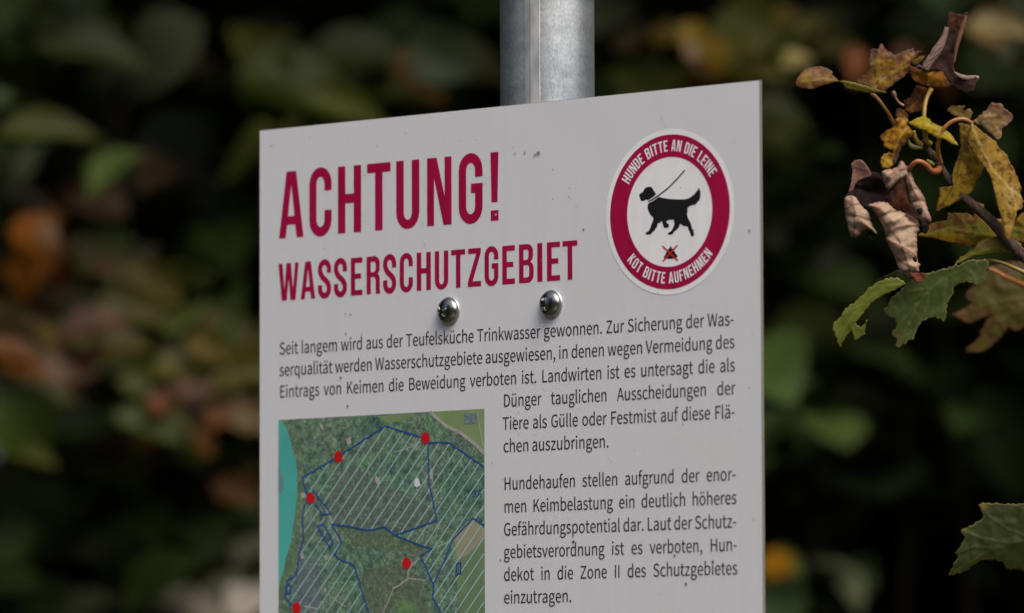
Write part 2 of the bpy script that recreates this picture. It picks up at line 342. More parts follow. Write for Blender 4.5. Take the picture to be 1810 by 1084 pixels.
M_STICK = print_material('white_sticker', (.80, .79, .80), .04)
M_BLACK = print_material('black_print', (.010, .010, .011))
M_XRED = print_material('red_print', (.50, .018, .015))

def galvanised():
    m, n, b = nodes('galvanised_steel')
    co = coords(n); 
    vo = tex(n, 'ShaderNodeTexVoronoi', Scale=190.0); n.links.new(co, vo.inputs['Vector'])
    nz = tex(n, 'ShaderNodeTexNoise', Scale=38.0, Detail=9.0, Roughness=.72); n.links.new(coords(n, (1, 1, .6)), nz.inputs['Vector'])
    st = tex(n, 'ShaderNodeTexNoise', Scale=70.0, Detail=4.0); n.links.new(coords(n, (1, 1, .05)), st.inputs['Vector'])
    c = ramp(n, nz.outputs[0], [(.34, (.29, .335, .37)), (.5, (.46, .50, .53)), (.66, (.60, .63, .64))])
    bw = n.nodes.new('ShaderNodeRGBToBW'); n.links.new(vo.outputs['Color'], bw.inputs[0])
    c = mix(n, .08, c, bw.outputs[0], 'OVERLAY')
    hb = tex(n, 'ShaderNodeTexNoise', Scale=1.0, Detail=4.0); n.links.new(coords(n, (16, 16, 95)), hb.inputs['Vector'])
    c = mix(n, .55, c, ramp(n, hb.outputs[0], [(.36, (.66, .68, .7)), (.6, (1.05, 1.05, 1.05))]), 'MULTIPLY')
    gr = tex(n, 'ShaderNodeTexNoise', Scale=900.0, Detail=3.0); n.links.new(coords(n, (1, 1, .5)), gr.inputs['Vector'])
    c = mix(n, .5, c, ramp(n, gr.outputs[0], [(.35, (.6, .6, .6)), (.6, (1.1, 1.1, 1.1))]), 'MULTIPLY')
    c = mix(n, ramp(n, st.outputs[0], [(.5, (0, 0, 0)), (.7, (.5, .5, .5))]), c, (.52, .52, .48))
    n.links.new(c, b.inputs['Base Color']); b.inputs['Metallic'].default_value = .85
    n.links.new(ramp(n, nz.outputs[0], [(.3, (.52, .52, .52)), (.7, (.36, .36, .36))]), b.inputs['Roughness'])
    bump(n, b, nz.outputs[0], .25, .0008)
    return m
M_GALV = galvanised()
M_STEEL = plain('polished_steel', (.27, .275, .25), .24, 1)
M_FLANGE = plain('dull_steel', (.50, .51, .50), .42, 1)
M_WASH = plain('nylon_washer', (.665, .67, .69), .5)
M_EDGE = plain('board_edge', (.12, .115, .10), .9)

# pole with its rolled seam
mb = MB(); NP = 96; V = []; F = []; R0 = .03015
zs = [-.15, .3, .8, 1.2, 1.6, 1.9, 2.2, 2.55]
toeye = math.atan2(*( (np.array(EYE[:2]) - base[:2])[::-1] )) - sign.rotation_euler[2]
seam = toeye - .29
for z in zs:
    for k in range(NP):
        a = 2 * math.pi * k / NP
        V.append((R0 * math.cos(a), R0 * math.sin(a), z))
for j in range(len(zs) - 1):
    for k in range(NP): F.append((j * NP + k, j * NP + (k + 1) % NP, (j + 1) * NP + (k + 1) % NP, (j + 1) * NP + k))
F.append(tuple((len(zs) - 1) * NP + k for k in range(NP)))
mb.add(V, F)
pole = mb.build('pole', M_GALV, sign, smooth=True)
mb = MB()                                           # the weld seam, a slightly flattened bead
V = []; F = []; nz_ = 120
for j in range(nz_ + 1):
    z = 1.5 + 1.04 * j / nz_
    wob = .00025 * noise.noise((z * 40, 0, 0))
    for k, (da, dr) in enumerate(((-.19, .00012), (-.082, .00035), (-.068, .00035), (.112, .0003), (.124, .0003), (.14, .00008))):
        a = seam + da + wob * 8; r = R0 + dr + wob * .1
        V.append((r * math.cos(a), r * math.sin(a), z))
for j in range(nz_):
    for k in range(5): F.append((j * 6 + k, j * 6 + k + 1, (j + 1) * 6 + k + 1, (j + 1) * 6 + k))
mb.add(V, F)
ms, n, b = nodes('weld_seam'); nz = tex(n, 'ShaderNodeTexNoise', Scale=120.0, Detail=5.0); n.links.new(coords(n, (1, 1, .4)), nz.inputs['Vector'])
n.links.new(ramp(n, nz.outputs[0], [(.35, (.42, .44, .44)), (.62, (.70, .70, .68))]), b.inputs['Base Color']); b.inputs['Metallic'].default_value = .85; b.inputs['Roughness'].default_value = .42; bump(n, b, nz.outputs[0], .25, .0006)
sm = mb.build('weld_seam', ms, pole, smooth=True)
sm.data.materials.append(plain('seam_groove', (.16, .16, .155), .6, .5))
for k, pg in enumerate(sm.data.polygons):
    if k % 5 in (1, 3): pg.material_index = 1

# board: 420 x 594 x 3 mm with a small edge bevel
PW, PH, PT = 420.0, 594.0, 2.2
mb = MB(); bv = .35
fr = [L(bv, bv, 0), L(PW - bv, bv, 0), L(PW - bv, PH - bv, 0), L(bv, PH - bv, 0)]
md = [L(0, 0, bv), L(PW, 0, bv), L(PW, PH, bv), L(0, PH, bv)]
bk = [L(0, 0, PT), L(PW, 0, PT), L(PW, PH, PT), L(0, PH, PT)]
mb.add(fr + md + bk, [(0, 3, 2, 1), (8, 9, 10, 11)] + [(i, (i + 1) % 4, 4 + (i + 1) % 4, 4 + i) for i in range(4)] + [(4 + i, 4 + (i + 1) % 4, 8 + (i + 1) % 4, 8 + i) for i in range(4)])
board = mb.build('board', M_BOARD, sign)
board.data.materials.append(M_EDGE)
for k, pg in enumerate(board.data.polygons):
    if k >= 2: pg.material_index = 1
# clamp bracket and nuts behind the board
mb = MB()
V = []; F = []
prof = [(-60, -W0 + 3.2), (-34, -W0 + 3.2), (-33, 0)] + [(33 * math.cos(math.pi - math.pi * i / 12), 33 * math.sin(math.pi * i / 12)) for i in range(1, 12)] + [(33, 0), (34, -W0 + 3.2), (60, -W0 + 3.2)]
a_, b_ = stroke(prof, 3)
for zz in (-12, 12):
    V += [(x / 1000, (y + 1.5) / 1000, ZT - .1278 + zz / 1000) for x, y in a_] + [(x / 1000, (y + 1.5) / 1000, ZT - .1278 + zz / 1000) for x, y in b_]
q = len(a_)
for i in range(q - 1):
    F += [(i, i + 1, q + i + 1, q + i), (2 * q + i, 3 * q + i, 3 * q + i + 1, 2 * q + i + 1), (i, 2 * q + i, 2 * q + i + 1, i + 1), (q + i, q + i + 1, 3 * q + i + 1, 3 * q + i)]
mb.add(V, F); mb.build('clamp', M_FLANGE, sign)

# ------------------------------------------------------------------ lettering of the headings: narrow grotesque capitals, drawn in cap heights
def arc(cx, cy, rx, ry, a0, a1, n=10):
    return [(cx + rx * math.cos(math.radians(a0 + (a1 - a0) * i / n)), cy + ry * math.sin(math.radians(a0 + (a1 - a0) * i / n))) for i in range(n + 1)]
S_, T_ = .150, .138
def cap(ch):
    """-> (width, loops); y up, cap height 1"""
    s, t = S_, T_
    if ch == 'A': return .506, [[(0, 0), (.157, 1), (.355, 1), (.506, 0), (.366, 0), (.334, .197), (.172, .197), (.136, 0)], [(.186, .325), (.255, .80), (.32, .325)]]
    if ch == 'H': return .470, [[(0, 0), (0, 1), (s, 1), (s, .583), (.47 - s, .583), (.47 - s, 1), (.47, 1), (.47, 0), (.47 - s, 0), (.47 - s, .445), (s, .445), (s, 0)]]
    if ch == 'T': return .472, [[(0, 1), (.472, 1), (.472, 1 - t), (.236 + s / 2, 1 - t), (.236 + s / 2, 0), (.236 - s / 2, 0), (.236 - s / 2, 1 - t), (0, 1 - t)]]
    if ch == 'I': return .160, [[(0, 0), (0, 1), (.16, 1), (.16, 0)]]
    if ch == 'L': return .400, [[(0, 0), (0, 1), (s, 1), (s, t), (.4, t), (.4, 0)]]
    if ch == 'E': return .418, [[(0, 0), (0, 1), (.418, 1), (.418, 1 - t), (s, 1 - t), (s, .575), (.365, .575), (.365, .44), (s, .44), (s, t), (.418, t), (.418, 0)]]
    if ch == 'F': return .400, [[(0, 0), (0, 1), (.40, 1), (.40, 1 - t), (s, 1 - t), (s, .575), (.36, .575), (.36, .44), (s, .44), (s, 0)]]
    if ch == 'N': return .480, [[(0, 0), (0, 1), (.188, 1), (.345, .418), (.345, 1), (.48, 1), (.48, 0), (.322, 0), (.136, .705), (.136, 0)]]
    if ch == 'M': return .610, [[(0, 0), (0, 1), (.2, 1), (.305, .36), (.41, 1), (.61, 1), (.61, 0), (.475, 0), (.475, .70), (.365, .02), (.245, .02), (.135, .70), (.135, 0)]]
    if ch == 'Z': return .455, [[(0, 0), (0, .125), (.29, .862), (.015, .862), (.015, 1), (.45, 1), (.45, .875), (.165, .138), (.455, .138), (.455, 0)]]
    if ch == 'W': return .745, [[(0, 1), (.125, 0), (.305, 0), (.375, .58), (.445, 0), (.625, 0), (.745, 1), (.61, 1), (.535, .30), (.46, 1), (.295, 1), (.22, .30), (.15, 1)]]
    if ch == 'K': return .500, [[(0, 0), (0, 1), (s, 1), (s, .60), (.335, 1), (.49, 1), (.305, .60), (.50, 0), (.34, 0), (.205, .42), (s, .31), (s, 0)]]
    if ch == 'U':
        w_ = .460; r = w_ / 2; i = r - s
        return w_, [[(0, 1), (0, .24)] + arc(r, .235, r, .25, 180, 360) + [(w_, 1), (w_ - s, 1), (w_ - s, .25)] + arc(r, .235, i, .115, 0, -180) + [(s, 1)]]
    if ch in 'CG':
        w_ = .456 if ch == 'C' else .466; r = w_ / 2; s2 = .146; i = r - s2
        up = [(w_, .665), (w_, .77)] + arc(r, .77, r, .25, 0, 180) + [(0, .23)] + arc(r, .23, r, .25, 180, 360)
        inn = arc(r, .765, i, .112, 180, 0) + [(w_ - s2, .665)]
        if ch == 'C': lp = up + [(w_, .37), (w_ - s2, .37)] + arc(r, .235, i, .112, 360, 180) + inn
        else: lp = up + [(w_, .57), (.24, .57), (.24, .432), (w_ - s2, .432)] + arc(r, .235, i, .112, 360, 180) + inn
        return w_, [lp]
    if ch == 'O':
        w_ = .466; r = w_ / 2; i = r - s
        return w_, [arc(r, .77, r, .25, 0, 180) + arc(r, .23, r, .25, 180, 360), arc(r, .765, i, .112, 0, 180) + arc(r, .235, i, .112, 180, 360)]
    if ch == 'D':
        w_ = .466
        return w_, [[(0, 0), (0, 1), (.22, 1)] + arc(w_ - .22, .78, .22, .22, 90, 0)[1:] + arc(w_ - .22, .22, .22, .22, 0, -90), [(s, t), (s, 1 - t), (.24, 1 - t)] + arc(w_ - s - .07, 1 - t - .09, .07, .09, 90, 0) + arc(w_ - s - .07, t + .09, .07, .09, 0, -90)]
    if ch == 'R':
        w_ = .475
        return w_, [[(0, 0), (0, 1), (.24, 1)] + arc(w_ - .2, .81, .2, .19, 90, 0)[1:] + [(w_, .67), (w_ - .02, .59), (w_ - .085, .535), (w_ - .03, .49), (w_, .41), (w_, .12), (w_ + .01, 0), (w_ - s + .01, 0), (w_ - s, .12), (w_ - s, .38), (w_ - s - .03, .435), (.25, .455), (s, .455), (s, 0)],
                    [(s, .58), (s, 1 - t), (.24, 1 - t)] + arc(w_ - s - .07, 1 - t - .08, .07, .08, 90, 0) + [(w_ - s, .66), (w_ - s - .025, .60), (.24, .58)]]
    if ch == 'B':
        w_ = .49
        return w_, [[(0, 0), (0, 1), (.24, 1)] + arc(w_ - .22, .82, .2, .18, 90, 0)[1:] + [(w_ - .02, .68), (w_ - .04, .60), (w_ - .11, .535), (w_ - .03, .475), (w_, .39)] + arc(w_ - .2, .2, .2, .2, 0, -90),
                    [(s, .59), (s, 1 - t), (.24, 1 - t)] + arc(w_ - s - .09, 1 - t - .07, .07, .07, 90, 0) + [(w_ - s - .02, .67), (w_ - s - .05, .605), (.24, .59)],
                    [(s, t), (s, .46), (.25, .46)] + arc(w_ - s - .06, .385, .06, .075, 90, 0) + arc(w_ - s - .06, t + .08, .06, .08, 0, -90)]
    if ch == 'S':
        w_ = .466; h = .073
        c = [(w_ - h, .66), (w_ - h, .76)] + arc(w_ / 2, .765, w_ / 2 - h, .185, 0, 180, 12)[1:] + [(h + .004, .70), (h + .03, .63), (.165, .545), (.295, .445), (w_ - h - .03, .365), (w_ - h - .004, .30)] + arc(w_ / 2, .235, w_ / 2 - h, .182, 0, -180, 12) + [(h, .34)]
        a, b = stroke(c, .152)
        return w_, [a + b[::-1]]
    if ch == '!': return .155, [[(0, 1), (.155, 1), (.134, .27), (.018, .27)], [(.002, 0), (.002, .152), (.152, .152), (.152, 0)]]
def letter(mb, ch, u0, u1, vtop, vbase, w):
    wd, lp = cap(ch); kx = (u1 - u0) / wd; ky = vbase - vtop
    flat(mb, [[(u0 + x * kx, vbase - y * ky) for x, y in l] for l in lp], w)
mb = MB()
for ch, a, b in (('A', 17.8, 39.8), ('C', 45.0, 64.8), ('H', 70.4, 90.8), ('T', 96.0, 116.5), ('U', 121.4, 141.4), ('N', 148.05, 168.95), ('G', 175.1, 195.25), ('!', 202.05, 208.75)):
    letter(mb, ch, a, b, 28.9, 72.4, -.12)
mb.build('heading', M_RED, sign)
mb = MB()
for ch, a, b in (('W', 17.3, 35.5), ('A', 37.3, 50.1), ('S', 52.7, 64.2), ('S', 66.8, 78.2), ('E', 81.7, 91.9), ('R', 95.5, 107.0), ('S', 109.9, 121.2), ('C', 124.3, 135.7), ('H', 139.0, 151.1),
                 ('U', 154.5, 166.0), ('T', 168.5, 180.4), ('Z', 182.6, 193.8), ('G', 196.8, 208.4), ('E', 211.7, 222.2), ('B', 225.7, 237.8), ('I', 240.9, 245.1), ('E', 248.9, 259.7), ('T', 261.8, 273.9)):
    letter(mb, ch, a, b, 88.9, 113.25, -.12)
mb.build('subheading', M_RED, sign)

# ------------------------------------------------------------------ running text
GLYPHS = {}
for ln in GLYPH_DATA.strip('\n').split('\n'):
    ch = ln[0]; parts = ln[1:].split('|')
    GLYPHS[ch] = (int(parts[0]), [[tuple(map(int, q.split())) for q in p.split(',')] for p in parts[1:]])
LINES = [("Seit langem wird aus der Teufelsküche Trinkwasser gewonnen. Zur Sicherung der Was-", 18.6, 399.4, 148.4),
         ("serqualität werden Wasserschutzgebiete ausgewiesen, in denen wegen Vermeidung des", 18.6, 399.8, 162.4),
         ("Eintrags von Keimen die Beweidung verboten ist. Landwirten ist es untersagt die als", 18.6, 400.0, 176.6),
         ("Dünger tauglichen Ausscheidungen der", 212.5, 400.0, 190.6), ("Tiere als Gülle oder Festmist auf diese Flä-", 211.9, 399.7, 205.0), ("chen auszubringen.", 212.4, 299.5, 219.2),
         ("Hundehaufen stellen aufgrund der enor-", 212.7, 400.1, 242.9), ("men Keimbelastung ein deutlich höheres", 212.7, 400.6, 257.3), ("Gefährdungspotential dar. Laut der Schutz-", 212.5, 400.3, 271.6),
         ("gebietsverordnung ist es verboten, Hun-", 212.5, 400.6, 285.8), ("dekot in die Zone II des Schutzgebietes", 212.5, 400.9, 300.0), ("einzutragen.", 212.5, 268.7, 314.3)]
def heavier(l, e=3.0):                              # the board's type is a little heavier than the drawn glyphs
    q = []
    for i in range(len(l)):
        a = np.array(l[i], float) - l[i - 1]; b = np.array(l[(i + 1) % len(l)], float) - l[i]
        a /= np.linalg.norm(a) + 1e-9; b /= np.linalg.norm(b) + 1e-9; n_ = np.array([-a[1] - b[1], a[0] + b[0]])
        n_ /= max(.6, np.linalg.norm(n_)) + 1e-9; q.append((l[i][0] + SGN * e * n_[0], l[i][1] + SGN * e * .5 * n_[1]))
    return q
_l = GLYPHS['l'][1][0]; SGN = -1 if sum(_l[i - 1][0] * _l[i][1] - _l[i][0] * _l[i - 1][1] for i in range(len(_l))) > 0 else 1
KY = 7.9 / 257; mb = MB()
def nat(wd): return sum(GLYPHS[c][0] for c in wd) - 10
for s, u0, u1, vb in LINES:
    words = s.split(); k = KX = .0267
    tot = sum(nat(x) for x in words)
    gap = (u1 - u0 - tot * k) / max(1, len(words) - 1)
    if gap < 1.5 or len(words) < 3: 
        gap = 1.9 if len(words) > 2 else 2.2; k = (u1 - u0 - gap * (len(words) - 1)) / tot
    x = u0
    for wd in words:
        for ch in wd:
            adv, lp = GLYPHS[ch]
            flat(mb, [[(x + (px - 22) * k, vb - py * KY) for px, py in heavier(l)] for l in lp], -.12)
            x += adv * k
        x += gap - 10 * k
mb.build('paragraph', M_GREY, sign)

# ------------------------------------------------------------------ round dog sticker
SU, SV = 348.65, 75.94
mb = MB(); disc(mb, SU, SV, 51.2, -.15, 96)
sticker = mb.build('sticker', M_STICK, sign)
mb = MB(); disc(mb, SU, SV, 47.76, -.25, 96, 33.95); mb.build('sticker_ring', M_RED, sticker)
def arc_text(txt, rb, rt, span, bottom):
    mb = MB(); sp = .12; gapw = .30
    tot = sum((gapw if c == ' ' else cap(c)[0] + sp) for c in txt) - sp
    x = 0
    for c in txt:
        if c == ' ': x += gapw; continue
        wd, lp = cap(c); out_ = []
        for l in lp:
            d = []
            for i in range(len(l)):                  # subdivide so straight sides follow the arc
                (ax, ay), (bx, by) = l[i], l[(i + 1) % len(l)]
                for j in range(2): d.append((ax + (bx - ax) * j / 2, ay + (by - ay) * j / 2))
            q = []
            for px, py in d:
                f = ((x + px) / tot - .5) * span; r = rb + (rt - rb) * py
                if bottom: q.append((SU + r * math.sin(f), SV + r * math.cos(f)))
                else: q.append((SU + r * math.sin(f), SV - r * math.cos(f)))
            out_.append(q)
        flat(mb, out_, -.35); x += wd + sp
    return mb
arc_text('HUNDE BITTE AN DIE LEINE', 37.4, 44.4, math.radians(119), False).build('sticker_text', M_STICK, sticker)
arc_text('KOT BITTE AUFNEHMEN', 44.3, 37.3, math.radians(101), True).build('sticker_text', M_STICK, sticker)
def tr(pts, k, ox, oy): return [uv_of(ox + x / k, oy + y / k) for x, y in pts]
DOG = [(222,580),(240,572),(300,540),(340,510),(370,485),(430,500),(520,515),(640,522),(750,522),(800,512),(850,485),(900,445),(940,395),(966,345),(978,375),(980,395),(996,408),(985,435),(994,450),(980,470),(996,492),(976,505),(982,530),(955,545),(945,570),(920,585),(915,605),(890,600),(865,615),(850,605),(840,625),(820,625),(805,650),(795,650),
       (800,690),(792,750),(805,800),(835,850),(855,900),(865,960),(900,982),(880,990),(893,1020),(893,1055),(870,1072),(848,1062),(838,1020),(815,970),(795,920),(760,920),(720,905),(690,880),(680,910),(665,945),(640,965),(600,1000),(575,1040),(520,1046),(508,1030),(515,1012),(560,990),(590,930),(605,880),(598,830),(575,820),(550,828),(530,820),(515,835),(500,828),(488,850),(495,875),(520,885),(528,910),(515,938),(470,945),(445,930),(432,885),(420,840),(405,850),(390,880),(375,865),(358,880),(348,930),(325,955),(310,985),(285,1000),(262,1035),(210,1044),(182,1035),(182,1012),(225,990),(250,940),(270,880),(295,830),(288,785),(250,750),(225,700),(208,650),(212,610)]
HEAD = [(84,455),(115,428),(145,405),(160,370),(195,342),(240,336),(272,345),(295,385),(318,420),(336,446),(300,480),(250,515),(215,536),(200,525),(180,528),(140,550),(108,540),(95,500)]
mb = MB(); flat(mb, [tr(DOG, 8.338, 1120, 290)], -.25); flat(mb, [tr(HEAD, 8.338, 1120, 290)], -.25)
flat_stroke(mb, tr([(222,560),(300,512),(370,464),(470,390),(560,310),(650,215),(720,135),(756,92)], 8.338, 1120, 290), 0.9, -.25)
mb.build('dog_pictogram', M_BLACK, sticker)
POO = [(420,715),(450,680),(490,630),(500,570),(540,535),(560,480),(610,440),(630,390),(645,345),(665,375),(680,425),(740,470),(750,515),(790,550),(800,600),(850,650),(868,690),(850,730),(780,760),(640,778),(500,765),(430,745)]
mb = MB(); flat(mb, [tr(POO, 18.07, 1150, 415)], -.25); mb.build('droppings_pictogram', M_BLACK, sticker)
mb = MB()
flat_stroke(mb, tr([(385,360),(880,830)], 18.07, 1150, 415), 1.05, -.33)
flat_stroke(mb, tr([(870,335),(400,855)], 18.07, 1150, 415), 1.05, -.36); mb.build('crossing_out', M_XRED, sticker)

# ------------------------------------------------------------------ aerial map
def map_material():
    m, n, b = nodes('aerial_forest_print')
    co = coords(n)
    big = tex(n, 'ShaderNodeTexNoise', Scale=26.0, Detail=3.0); n.links.new(co, big.inputs['Vector'])
    mid = tex(n, 'ShaderNodeTexNoise', Scale=230.0, Detail=5.0, Roughness=.7); n.links.new(co, mid.inputs['Vector'])
    fine = tex(n, 'ShaderNodeTexVoronoi', Scale=480.0); n.links.new(co, fine.inputs['Vector'])
    c = ramp(n, big.outputs[0], [(.34, (.095, .178, .118)), (.46, (.135, .225, .138)), (.56, (.145, .20, .138)), (.68, (.145, .26, .135))])
    k = ramp(n, mid.outputs[0], [(.36, (.52, .58, .66)), (.5, (1.05, 1.07, 1.1)), (.62, (1.55, 1.5, 1.4))])
    c = mix(n, 1.0, c, k, 'MULTIPLY')
    f = ramp(n, fine.outputs['Distance'], [(.0, (1.55, 1.5, 1.45)), (.6, (.62, .68, .76))])
    c = mix(n, .8, c, f, 'MULTIPLY')
    n.links.new(c, b.inputs['Base Color']); b.inputs['Roughness'].default_value = .45; b.inputs['Specular IOR Level'].default_value = .3
    return m
MU0, MU1, MV0, MV1 = 17.4, 196.2, 191.1, 560.0
mb = MB(); mb.add([L(MU0, MV0, -.12), L(MU1, MV0, -.12), L(MU1, MV1, -.12), L(MU0, MV1, -.12)], [(0, 3, 2, 1)])
mp = mb.build('map', map_material(), sign)
MZ = lambda pts: [tuple(uv_of(480 + x / 2.897, 710 + y / 2.897)) for x, y in pts]
def clampm(pts): return [(min(max(u, MU0), MU1), min(max(v, MV0), MV1)) for u, v in pts]
def mottled(name, c, sc=90.0, amp=.3):
    m, n, b = nodes(name); c = np.array(c)
    nz = tex(n, 'ShaderNodeTexNoise', Scale=sc, Detail=6.0, Roughness=.7); n.links.new(coords(n), nz.inputs['Vector'])
    c_ = ramp(n, nz.outputs[0], [(.3, tuple(c * (1 - amp))), (.7, tuple(np.minimum(1, c * (1 + amp))))])
    if 'wood' in name or 'shore' in name:
        vo = tex(n, 'ShaderNodeTexVoronoi', Scale=480.0); n.links.new(coords(n), vo.inputs['Vector'])
        c_ = mix(n, .7, c_, ramp(n, vo.outputs['Distance'], [(.0, (1.55, 1.5, 1.45)), (.6, (.62, .68, .76))]), 'MULTIPLY')
    n.links.new(c_, b.inputs['Base Color'])
    b.inputs['Roughness'].default_value = .45; b.inputs['Specular IOR Level'].default_value = .3
    return m
BOT = 1800
def field(name, pts, mat, w=-.18):
    mb = MB(); flat(mb, [clampm(MZ(pts))], w); return mb.build(name, mat, mp)
field('lake', [(20,95),(48,98),(75,130),(98,200),(115,270),(130,330),(134,420),(130,500),(118,600),(100,720),(75,800),(60,870),(44,930),(34,960),(20,960)], mottled('lake_print', (.075, .40, .36), 30, .12))
field('shallows', [(20,310),(50,365),(62,400),(62,450),(48,470),(20,470)], mottled('shallows_print', (.13, .26, .25), 60, .1), -.2)
field('shore_strip', [(48,98),(90,110),(150,190),(165,330),(160,470),(165,560),(140,700),(120,870),(80,900),(60,1000),(30,1080),(20,960),(34,960),(44,930),(60,870),(75,800),(100,720),(118,600),(130,500),(134,420),(130,330),(115,270),(98,200),(75,130)], mottled('shore_print', (.14, .215, .12), 160, .4), -.15)
field('field', [(935,705),(1035,602),(1100,650),(1100,700),(1000,790),(950,812)], mottled('stubble_print', (.29, .285, .185), 60, .15))
field('field', [(950,815),(1000,792),(1100,702),(1100,BOT),(1010,BOT),(965,1084),(945,900)], mottled('meadow_print', (.15, .225, .115), 60, .16))
field('field', [(815,50),(1100,20),(1100,270),(1050,222),(970,158),(900,125)], mottled('pale_meadow_print', (.20, .285, .125), 60, .14))
field('field', [(540,75),(735,55),(690,95),(592,112)], mottled('clearing_print', (.18, .27, .12), 60, .16))
field('bare_wood', [(330,370),(430,330),(560,420),(720,480),(830,560),(845,610),(640,680),(570,638),(480,655),(320,620),(290,500)], mottled('brown_wood_print', (.14, .18, .135), 240, .5), -.15)
field('bare_wood', [(350,640),(480,672),(575,655),(640,700),(800,755),(760,790),(640,760),(420,740)], mottled('grassy_wood_print', (.135, .19, .115), 240, .4), -.15)
field('bare_wood', [(135,810),(215,790),(260,900),(250,1084),(420,1084),(500,1300),(120,1300),(110,1045),(130,950)], mottled('grey_wood_print', (.15, .185, .18), 160, .25), -.15)
field('bare_wood', [(450,870),(640,830),(760,900),(810,1084),(870,1400),(560,1400),(500,1084)], mottled('dark_wood_print', (.135, .18, .115), 240, .45), -.15)
field('meadow', [(630,1084),(670,1010),(740,1030),(760,1100),(720,1300),(600,1300)], mottled('bright_meadow_print', (.12, .225, .09), 240, .4), -.17)
field('solar_field', [(985,62),(1053,58),(1055,112),(988,118)], mottled('panel_print', (.14, .20, .22), 500, .4), -.24)
mroad = mottled('road_print', (.36, .35, .30), 260, .3)
mb = MB()
for pts, wd in (([(812,48),(860,95),(900,128),(970,160),(1050,224),(1092,268)], 3.4), ([(1092,545),(1000,625),(920,712),(850,745)], 1.6), ([(760,800),(715,845),(700,870),(700,905),(650,945),(625,955)], 1.6), ([(700,905),(790,915)], 1.2), ([(625,955),(600,1020),(570,1084),(520,1250)], 1.1), ([(640,258),(700,238),(770,205)], 1.0), ([(170,1048),(240,1062)], 1.5), ([(300,1000),(380,1050)], 1.0), ([(1055,55),(1088,250)], 1.1), ([(260,520),(300,590),(345,720)], 2.2)):
    flat_stroke(mb, clampm(MZ(pts)), wd * .66, -.21)
for pts in ([(535,380),(552,390),(560,420),(548,430),(530,405)], [(385,190),(405,180),(410,215),(390,222)], [(150,470),(178,465),(176,490),(155,495)], [(815,340),(828,350),(826,395),(812,400)], [(150,790),(160,770),(168,800),(155,808)], [(265,790),(285,785),(290,810),(275,812)], [(268,950),(282,955),(280,975),(270,975)], [(245,110),(262,120),(268,140),(258,145)]):
    flat(mb, [MZ(pts)], -.22)
mb.build('tracks', mroad, mp)
field('bare_spot', [(735,400),(745,388),(756,400),(764,430),(742,440),(731,425)], mottled('white_spot_print', (.66, .66, .68), 60, .06), -.24)
regions = [[(160,390),(330,290),(585,125),(770,185),(803,215),(806,410),(850,610),(635,685),(575,640),(485,660),(310,628),(255,510),(215,455),(180,470)],
           [(803,215),(910,210),(1100,342),(1100,640),(1032,597),(928,708),(832,930),(765,792),(823,752),(635,685),(850,610),(806,410)],
           [(928,708),(1032,597),(1100,642),(1100,BOT),(950,BOT),(870,1084),(828,1005),(832,930)],
           [(170,530),(162,600),(165,700),(145,770),(130,890),(85,915),(68,1000),(110,1045),(160,1300),(180,BOT),(700,BOT),(500,1084),(425,840),(345,805),(325,780),(360,720),(320,650),(262,585),(240,545),(205,505)]]
mb = MB()
def cuts(poly, c):                                 # where the hatch line x + y/1.5 = c crosses the region
    ts = []
    for i in range(len(poly)):
        (ax, ay), (bx, by) = poly[i], poly[(i + 1) % len(poly)]
        fa = ax + ay / 1.5 - c; fb = bx + by / 1.5 - c
        if fa * fb < 0: t = fa / (fa - fb); ts.append((ay + (by - ay) * t, ax + (bx - ax) * t))
    return sorted(ts)
for rg in regions:
    poly = [(480 + min(x, 1089) / 2.897, 710 + y / 2.897) for x, y in rg]
    c = 1375.2 - 19.05 * 60
    while c < 2300:
        k = cuts(poly, c)
        for i in range(0, len(k) - 1, 2):
            a, b = uv_of(k[i][1], k[i][0]), uv_of(k[i + 1][1], k[i + 1][0])
            if True:
                a, b = (clampm([a])[0], clampm([b])[0])
                if abs(a[1] - b[1]) > .5: flat_stroke(mb, [a, b], .66, -.28)
        c += 19.05
mb.build('hatching', print_material('pale_blue_print', (.31, .57, .57), .05), mp)
mb = MB()
for pts, cl in (([(200,490),(180,470),(160,390),(330,290),(585,125),(770,185),(803,210),(910,210),(1090,335)], 0), ([(803,215),(806,410),(850,610),(635,685)], 0),
                ([(310,628),(430,645),(485,660),(530,655),(575,640),(635,685),(785,745),(823,752),(765,792),(830,935),(828,1005),(870,1084),(950,BOT)], 0),
                ([(832,930),(895,800),(928,708),(1032,597),(1090,635)], 0), ([(310,628),(360,720),(325,780),(345,805),(425,840),(500,1084),(700,BOT)], 0),
                ([(200,500),(170,530),(162,600),(165,700),(145,770),(130,890),(85,915),(68,1000),(110,1045),(160,1300)], 0),
                ([(215,455),(255,510),(305,575),(262,580),(240,545),(205,500)], 1), ([(238,640),(268,625),(320,725),(300,750)], 1), ([(950,832),(970,825),(970,880),(947,887)], 1), ([(82,947),(103,943),(100,985),(80,982)], 1)):
    flat_stroke(mb, clampm(MZ(pts)), 1.1, -.34, bool(cl))
flat_stroke(mb, MZ([(960,838),(958,878)]), .5, -.31)
for i, ch in enumerate('3A'):
    adv, lp = GLYPHS[ch]; u, v = uv_of(480 + 1030 / 2.897 + i * 8, 710 + 490 / 2.897)
    flat(mb, [[(u + px * .02, v - py * .018) for px, py in l] for l in lp], -.36)
mb.build('boundary_line', print_material('blue_print', (.020, .075, .27), .08), mp)
for x, y in ((790,187), (345,283), (202,495), (693,828), (130,1057)):
    mb = MB(); u, v = uv_of(480 + x / 2.897, 710 + y / 2.897); disc(mb, u, v, 3.75, -.42, 28)
    mk = mb.build('map_marker', print_material('marker_red_print', (.50, .009, .010), .05) if x == 790 else bpy.data.materials['marker_red_print'], mp)

